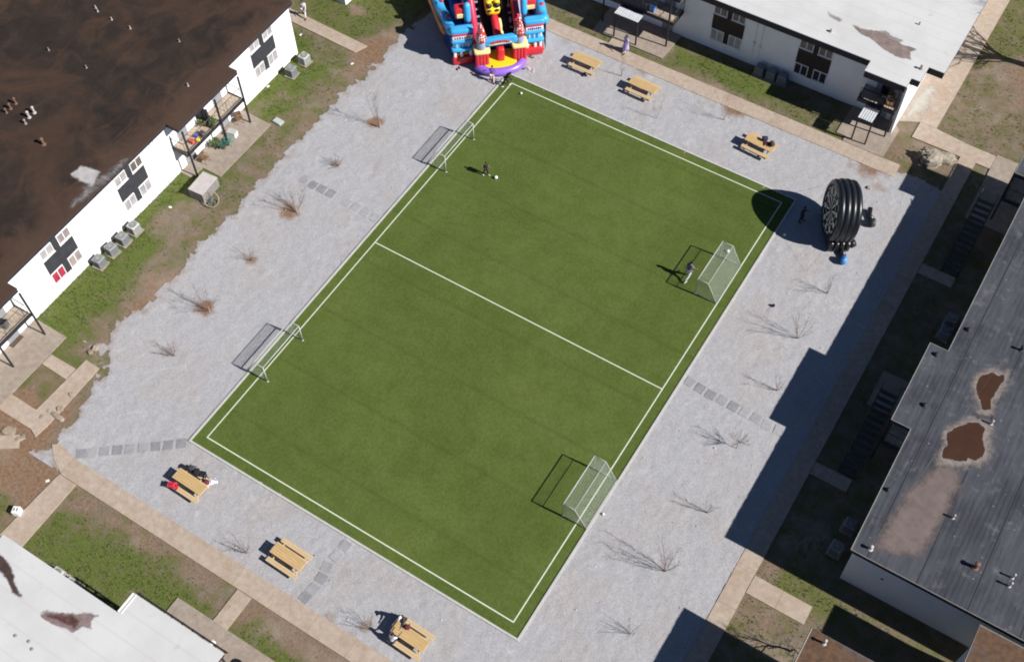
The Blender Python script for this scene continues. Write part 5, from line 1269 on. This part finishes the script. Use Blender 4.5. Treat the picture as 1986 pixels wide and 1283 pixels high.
cool(-14.55, -1.3, 2.46, (.5, .4, .5), M_GRL, M_BLACK, 'dark box on the lower balcony by its far rail', rz=.3); chair(-14.6, -2.2, 2.46, R(-80), M_ACL, 'pale chair on the lower balcony'); cool(-14.5, -4.2, 2.46, (.5, .5, .35), paint('blue_tub', (.25, .38, .55), .5, .1, 5), M_ACL, 'pale blue tub on the lower balcony')
x, y = G(30, 661); t = thing('door_mat', 'dark brown door mat on the lower patio', 'mat', (x, y, .072), R(2)); MB().obox((0, 0, .012), (.62, 1.0, .02), (0, 0, 0), .006).build('mat', paint('coir', (.085, .065, .045), .95, .3, 14), t)
x, y = G(1295, 14, 2.5); cool(6.35, 45.0, 2.46, (.42, .42, .62), paint('blue_bin', (.10, .22, .52), .5, .1, 5), M_NET, 'blue bin on the shaded balcony beside the slide', 'bin'); chair(5.75, 45.1, 2.46, R(160), M_CRM if False else M_ACL, 'cream chair on the shaded balcony beside the slide')
chair(25.1, 45.2, 2.46, R(190), M_BRN, 'brown chair on the corner balcony of the shaded block'); chair(24.55, 45.6, 2.46, R(170), M_BLACK, 'black chair on the corner balcony of the shaded block'); jacket(25.35, 45.55, 2.9, .5, C_WHT, 'white cloth heaped on the corner balcony', .5, 3)
chair(25.2, 44.8, 2.46, R(200), M_BRN, 'second brown chair at the front of the corner balcony')

# ---------------------------------------------------------------- rubble and boulder
M_ROCK = mat_conc('broken_concrete', (.24, .195, .15), (.34, .285, .225), (.3, .22, .16)); M_BOUL = mat_conc('pale_boulder', (.27, .24, .19), (.37, .33, .265), (.17, .135, .10))
def rock(u, v, s, lab, seed, m=None, flat=.5, jag=.35, z=0.0, grp=None, name='rock', cat='rubble', rz=0.0):
    x, y = G(u, v); b = MB(); rr = random.Random(seed); b.ball((0, 0, 0), 1.0, 14, 9, .7); out = []
    for p in b.v:
        q = Vector(p); n_ = noise.noise(q * 1.3 + Vector((seed * 3.1, 0, 0))); q = q * (1 + jag * n_ + jag * .4 * noise.noise(q * 3.1 + Vector((0, seed, 0))))
        out.append((q.x * s[0] * .78, q.y * s[1] * .78, (q.z + .35) * s[2] * .75))
    b.v = out; o = b.build(name, m or M_ROCK); o.location = (x, y, z); o.rotation_euler = (0, 0, rz); tag(o, lab, cat, grp); return o
for k, (u, v, s, l) in enumerate(((112, 808, (.62, .22, .16), 'long pale slab of broken concrete on the red earth'), (117, 793, (.28, .24, .16), 'rounded lump of broken concrete above the long slab'), (82, 808, (.22, .18, .12), 'pale lump at the crumbled path edge'), (95, 797, (.2, .16, .10), 'small pale lump at the crumbled path edge above the other'), (139, 766, (.26, .2, .14), 'pale lump where the broken path meets the gravel'),
        (18, 835, (.55, .4, .12), 'broad pale broken slab on the earth at the left edge'), (40, 850, (.4, .22, .10), 'narrow pale slab on the earth right of the broad one'), (185, 676, (.3, .24, .2), 'grey rock in the loose stones by the porch path'), (176, 684, (.22, .2, .16), 'smaller grey rock in the loose stones by the porch path'), (1685, 365, (.2, .18, .14), 'small dark lump on the gravel above the dartboard'))):
    rock(u, v, s, l, k + 2, None, rz=.7 * k)
bo_ = MB(); rr = random.Random(5)
t = thing('boulder', 'pale jagged hollow boulder lying on bare ground by the walk', 'boulder', (*G(1803, 313), 0), R(20))
def lump(c, s, seed, m, nm):
    b = MB(); b.ball((0, 0, 0), 1, 22, 14, .75); b.v = [tuple(Vector(c) + Vector(((p[0]) * s[0], p[1] * s[1], p[2] * s[2])) * (1 + .32 * noise.noise(Vector(p) * 1.6 + Vector((seed, 0, 0))) + .16 * noise.noise(Vector(p) * 4.3 + Vector((0, seed, 0))))) for p in b.v]
    return b.build(nm, m, t)
lump((0, 0, .28), (.80, .62, .48), 3, M_BOUL, 'rock'); lump((.95, .32, .2), (.85, .40, .34), 8, M_BOUL, 'rock'); lump((-.5, .22, .35), (.42, .3, .42), 13, M_BOUL, 'rock')
for k in range(4): lump((-.55 + .12 * k, .45 - .2 * k, .68), (.09, .08, .26), 20 + k, M_BOUL, 'spike')

# ---------------------------------------------------------------- bare saplings, shrubs and trees
M_BARK = paint('sapling_bark', (.17, .125, .11), .85, .2, 9); M_BARKG = paint('grey_bark', (.11, .095, .085), .85, .25, 5); M_STAKE = paint('pale_stake', (.52, .38, .25), .8, .1, 6)
def sapling(u, v, h, n, spread, seed, lab, twig=7, r0=.022, stake=False, single=False, droop=0.0):
    r0 *= .72
    x, y = G(u, v); t = thing('sapling', lab, 'sapling', (x, y, .0)); rr = random.Random(seed); tr_ = MB(); cr = MB()
    def stem(p, d, L, r, k):
        pts = [p]; q = p.copy(); dd = d.copy(); seg = 6
        for i in range(seg):
            dd = (dd + Vector((rr.uniform(-.1, .1), rr.uniform(-.1, .1), .05 - droop))).normalized(); q = q + dd * L / seg; pts.append(q.copy())
        return pts
    if single: tr_.tube([(0, 0, -.05), (.02, 0, h * .5)], [r0 * 1.5, r0], 6)
    for i in range(n):
        a = 6.283 * i / n + rr.uniform(-.4, .4); tl = spread * rr.uniform(.35, 1.1)
        d = Vector((math.sin(tl) * math.cos(a), math.sin(tl) * math.sin(a), math.cos(tl)))
        p0 = Vector((0.02 * math.cos(a), .02 * math.sin(a), 0 if not single else h * rr.uniform(.25, .5))); L = h * rr.uniform(.75, 1.05) * (1 if not single else .55)
        pts = stem(p0, d, L, r0, 0); rad = [r0 * (1 - .75 * j / 6) for j in range(7)]
        (tr_ if not single else cr).tube(pts, rad, 5)
        for k in range(int(twig * 1.7)):
            j = rr.randint(1, 5); b = pts[j].lerp(pts[j + 1], rr.random()); aa = rr.uniform(0, 6.28); td = ((pts[j + 1] - pts[j]).normalized() * .9 + Vector((math.cos(aa), math.sin(aa), rr.uniform(0, .5))) * .75).normalized(); LL = L * rr.uniform(.12, .34)
            c1 = b + td * LL * .5; c2 = c1 + (td + Vector((rr.uniform(-.3, .3), rr.uniform(-.3, .3), .2))).normalized() * LL * .5
            cr.tube([b, c1, c2], [r0 * .42, r0 * .3, r0 * .16], 4)
    if tr_.v: tr_.build('trunk', M_BARK, t)
    if cr.v: cr.build('crown', M_BARK, t)
    if stake: MB().tube([(.12, .0, 0), (.13, .02, .62)], .032, 5).build('stake', M_STAKE, t)
SAP = 'bare saplings planted in the gravel'
for a in ((735, 247, 3.4, 3, .10, 1, 'tall three stemmed sapling with pale stake in the upper left gravel', 9, .024, True), (574, 412, 2.6, 7, .5, 2, 'bushy bare sapling on red soil by the left stepping stones', 10, .02, True), (655, 322, 1.0, 8, .8, 3, 'tiny bare shrub between the two left side saplings'), (488, 506, 1.3, 6, .6, 4, 'small bare sapling on a red soil spot in the left gravel', 7, .016),
          (404, 603, 2.5, 8, .45, 5, 'bare sapling with pale stakes on red soil in the lower left gravel', 9, .018, True), (337, 690, 1.6, 6, .45, 6, 'thin low bare sapling in the left gravel near the broken path', 8, .018), (1604, 569, 1.9, 4, .35, 7, 'thin bare sapling on the right gravel below the dartboard'), (1547, 656, 2.7, 5, .36, 8, 'tall fanned bare sapling on the right gravel with long shadow', 9, .022),
          (1507, 757, 1.9, 4, .3, 9, 'thin bare sapling right of the halfway line', 7, .02), (1372, 994, 1.8, 5, .4, 11, 'low bare sapling on the right gravel near the lower right goal', 7, .018), (1290, 1107, 2.9, 6, .42, 12, 'large fanned bare sapling on the lower right gravel', 9, .024), (1222, 1228, 1.6, 5, .4, 13, 'low bare sapling near the bottom corner of the pitch', 7, .018),
          (478, 1072, 1.7, 7, .4, 14, 'bare sapling by the long path left of the middle lower table', 8, .016), (716, 1219, 1.6, 5, .5, 15, 'bare sapling on red soil left of the table with two people', 9, .016), (1205, 148, 2.6, 3, .12, 16, 'thin tall sapling between the two upper picnic tables', 6, .018), (1272, 230, 2.4, 2, .25, 17, 'slender bare sapling on the gravel below the second upper table', 6, .016), (1404, 233, 2.6, 3, .2, 18, 'slender bare sapling by the path above the bagged table', 7, .018)):
    sapling(*a[:7], *( (a[7], a[8]) if len(a) > 8 else ()), **({'stake': True} if len(a) > 9 else {}))
sapling(1428, 869, 2.0, 12, 1.0, 10, 'small round crowned bare tree on the right gravel', 9, .018, False, True)
def bigtree(loc, h, seed, lab, depth=5, r0=.20, fork=(2, 3, 3), lean=(0, 0)):
    t = thing('bare_tree', lab, 'tree', loc); rr = random.Random(seed); tr_ = MB(); cr = MB()
    def grow(p, d, L, r, k):
        pts = [p]; q = p.copy(); dd = d.copy()
        for i in range(4):
            dd = (dd + Vector((rr.uniform(-.16, .16), rr.uniform(-.16, .16), rr.uniform(-.04, .12)))).normalized(); q = q + dd * L / 4; pts.append(q.copy())
        (tr_ if k == 0 else cr).tube(pts, [r * (1 - .4 * i / 4) for i in range(5)], 8 if k < 2 else 4)
        if k >= depth: return
        for i in range(4 if k == 0 else rr.choice(fork)):
            j = rr.randint(2, 4); a = rr.uniform(0, 6.28); sp = rr.uniform(.45, .95)
            side = Vector((math.cos(a), math.sin(a), 0)); nd = (dd * math.cos(sp) + side * math.sin(sp) + Vector((0, 0, .12))).normalized()
            grow(pts[j], nd, L * rr.uniform(.6, .82), r * rr.uniform(.42, .6), k + 1)
    grow(Vector((0, 0, -.1)), Vector((lean[0], lean[1], 1)).normalized(), h * .36, r0, 0)
    tr_.build('trunk', M_BARKG, t, True); cr.build('crown', M_BARKG, t)
x, y = G(2030, 140); bigtree((x, y, 0), 9.5, 21, 'large bare tree at the top right whose branches shade the lawn', 6, .36, (3, 3, 4))
x, y = G(1535, 1262); bigtree((x, y, 0), 3.6, 9, 'small bare tree beside the rusty brown roof corner', 5, .07, (3, 3, 4))
x, y = G(845, 42)
# ---------------------------------------------------------------- grass and loose stones
def scatter_grass():
    n = 150000; x = rng.uniform(-18, 40, n); y = rng.uniform(-16, 66, n)
    g_, l_, r_ = ground_weights(x, y)
    keep = (g_ > .35) & (rng.random(n) < (g_ - .25) * 1.3) & (fbm(x, y, 1.2, 77) + .25 * g_ > .55)
    sdv = sdist(x, y, GRAVEL); keep &= (sdv < -.2) | (fbm(x, y, .5, 3) > 2)
    for a in ((-16, 31, -6.7, -5.2), (-6.3, -4.4, -12, -6), (-12, 28, 41.1, 42.7), (30.9, 32.3, -14, 45), (22.5, 26.5, 42.6, 46.2), (2.2, 8.6, 43.1, 46.2), (5, 22, -12.4, -8.6), (26.4, 28.7, 45, 66), (28, 40, 45.3, 47), (-15.5, -12.6, 15.3, 22.5), (-15.5, -12.4, -7.6, .95), (-16, -8.8, -5.4, .4), (-20, -11.4, 31.5, 33.1), (-2.6, 30, -40, -11.9), (32.1, 35.8, 8.2, 9.6)):
        keep &= ~((x > a[0]) & (x < a[1]) & (y > a[2]) & (y < a[3]))
    keep &= ~((x < -15.4) & (y < 29.8)) & ~((y > 46.1) & (x < 27.6)) & ~((x > 36) & (y > 11)) & ~((x > 36) & (y < 6.3))
    x, y, l_ = x[keep], y[keep], l_[keep]; k = len(x)
    V = []; nb = 3
    ang = rng.uniform(0, 6.283, (k, nb)); hh = rng.uniform(.05, .15, (k, nb)) * (.6 + .7 * l_[:, None]); wd = rng.uniform(.012, .03, (k, nb)); le = rng.uniform(.02, .10, (k, nb))
    cx = x[:, None] + rng.uniform(-.05, .05, (k, nb)); cy = y[:, None] + rng.uniform(-.05, .05, (k, nb))
    ca_, sa_ = np.cos(ang), np.sin(ang)
    V = np.stack([np.stack([cx - sa_ * wd, cy + ca_ * wd, np.full_like(cx, -.02)], -1), np.stack([cx + sa_ * wd, cy - ca_ * wd, np.full_like(cx, -.02)], -1), np.stack([cx + ca_ * le, cy + sa_ * le, hh], -1)], 2).reshape(-1, 3)
    t = NT('grass_blades'); p = t.pos(); n1 = t.noise(p, 2.5, 4, .65); n2 = t.noise(p, .35, 3, .6)
    c = t.ramp(n1, [(.28, (.052, .076, .018)), (.5, (.092, .120, .034)), (.75, (.15, .15, .07))]); c = t.mix(t.smooth(n2, .48, .7), c, (.15, .13, .065, 1)); t.col(c); t.fin(.8, .2)
    o = sgrid('grass', V, np.arange(len(V)).reshape(-1, 3), t.m); tag(o, 'short tufty grass growing on the patchy lawns', 'grass', kind='stuff')
scatter_grass()
def scatter_stones():
    n = 2200; x = rng.uniform(-10.5, 31, n); y = rng.uniform(-5.2, 41.2, n)
    k = (sdist(x, y, GRAVEL) > .3) & ~((x > -.95) & (x < 22.95) & (y > -.95) & (y < 36.0)); x, y = x[k], y[k]; k = len(x)
    s = np.abs(rng.normal(.020, .018, k)) + .012
    base = np.array([(1, 0, 0), (-.5, .87, 0), (-.5, -.87, 0), (.35, .3, .8), (-.6, .1, .7), (.2, -.6, .75)]); F = np.array([(0, 1, 3), (1, 4, 3), (1, 2, 4), (2, 5, 4), (2, 0, 5), (0, 3, 5), (3, 4, 5)])
    a = rng.uniform(0, 6.28, k); V = base[None] * (s[:, None, None] * rng.uniform(.6, 1.4, (k, 6, 1))); X = V[..., 0] * np.cos(a)[:, None] - V[..., 1] * np.sin(a)[:, None] + x[:, None]; Y = V[..., 0] * np.sin(a)[:, None] + V[..., 1] * np.cos(a)[:, None] + y[:, None]
    V = np.stack([X, Y, V[..., 2] + .01], -1).reshape(-1, 3); F = (F[None] + 6 * np.arange(k)[:, None, None]).reshape(-1, 3)
    t = NT('loose_stone'); n1 = t.noise(t.pos(), 2.1, 2); t.col(t.ramp(n1, [(.3, (.26, .255, .26)), (.7, (.50, .49, .50))])); t.fin(.9, .15)
    tag(sgrid('gravel_stones', V, F, t.m), 'loose stones lying on the gravel court', 'stones', kind='stuff')
scatter_stones()
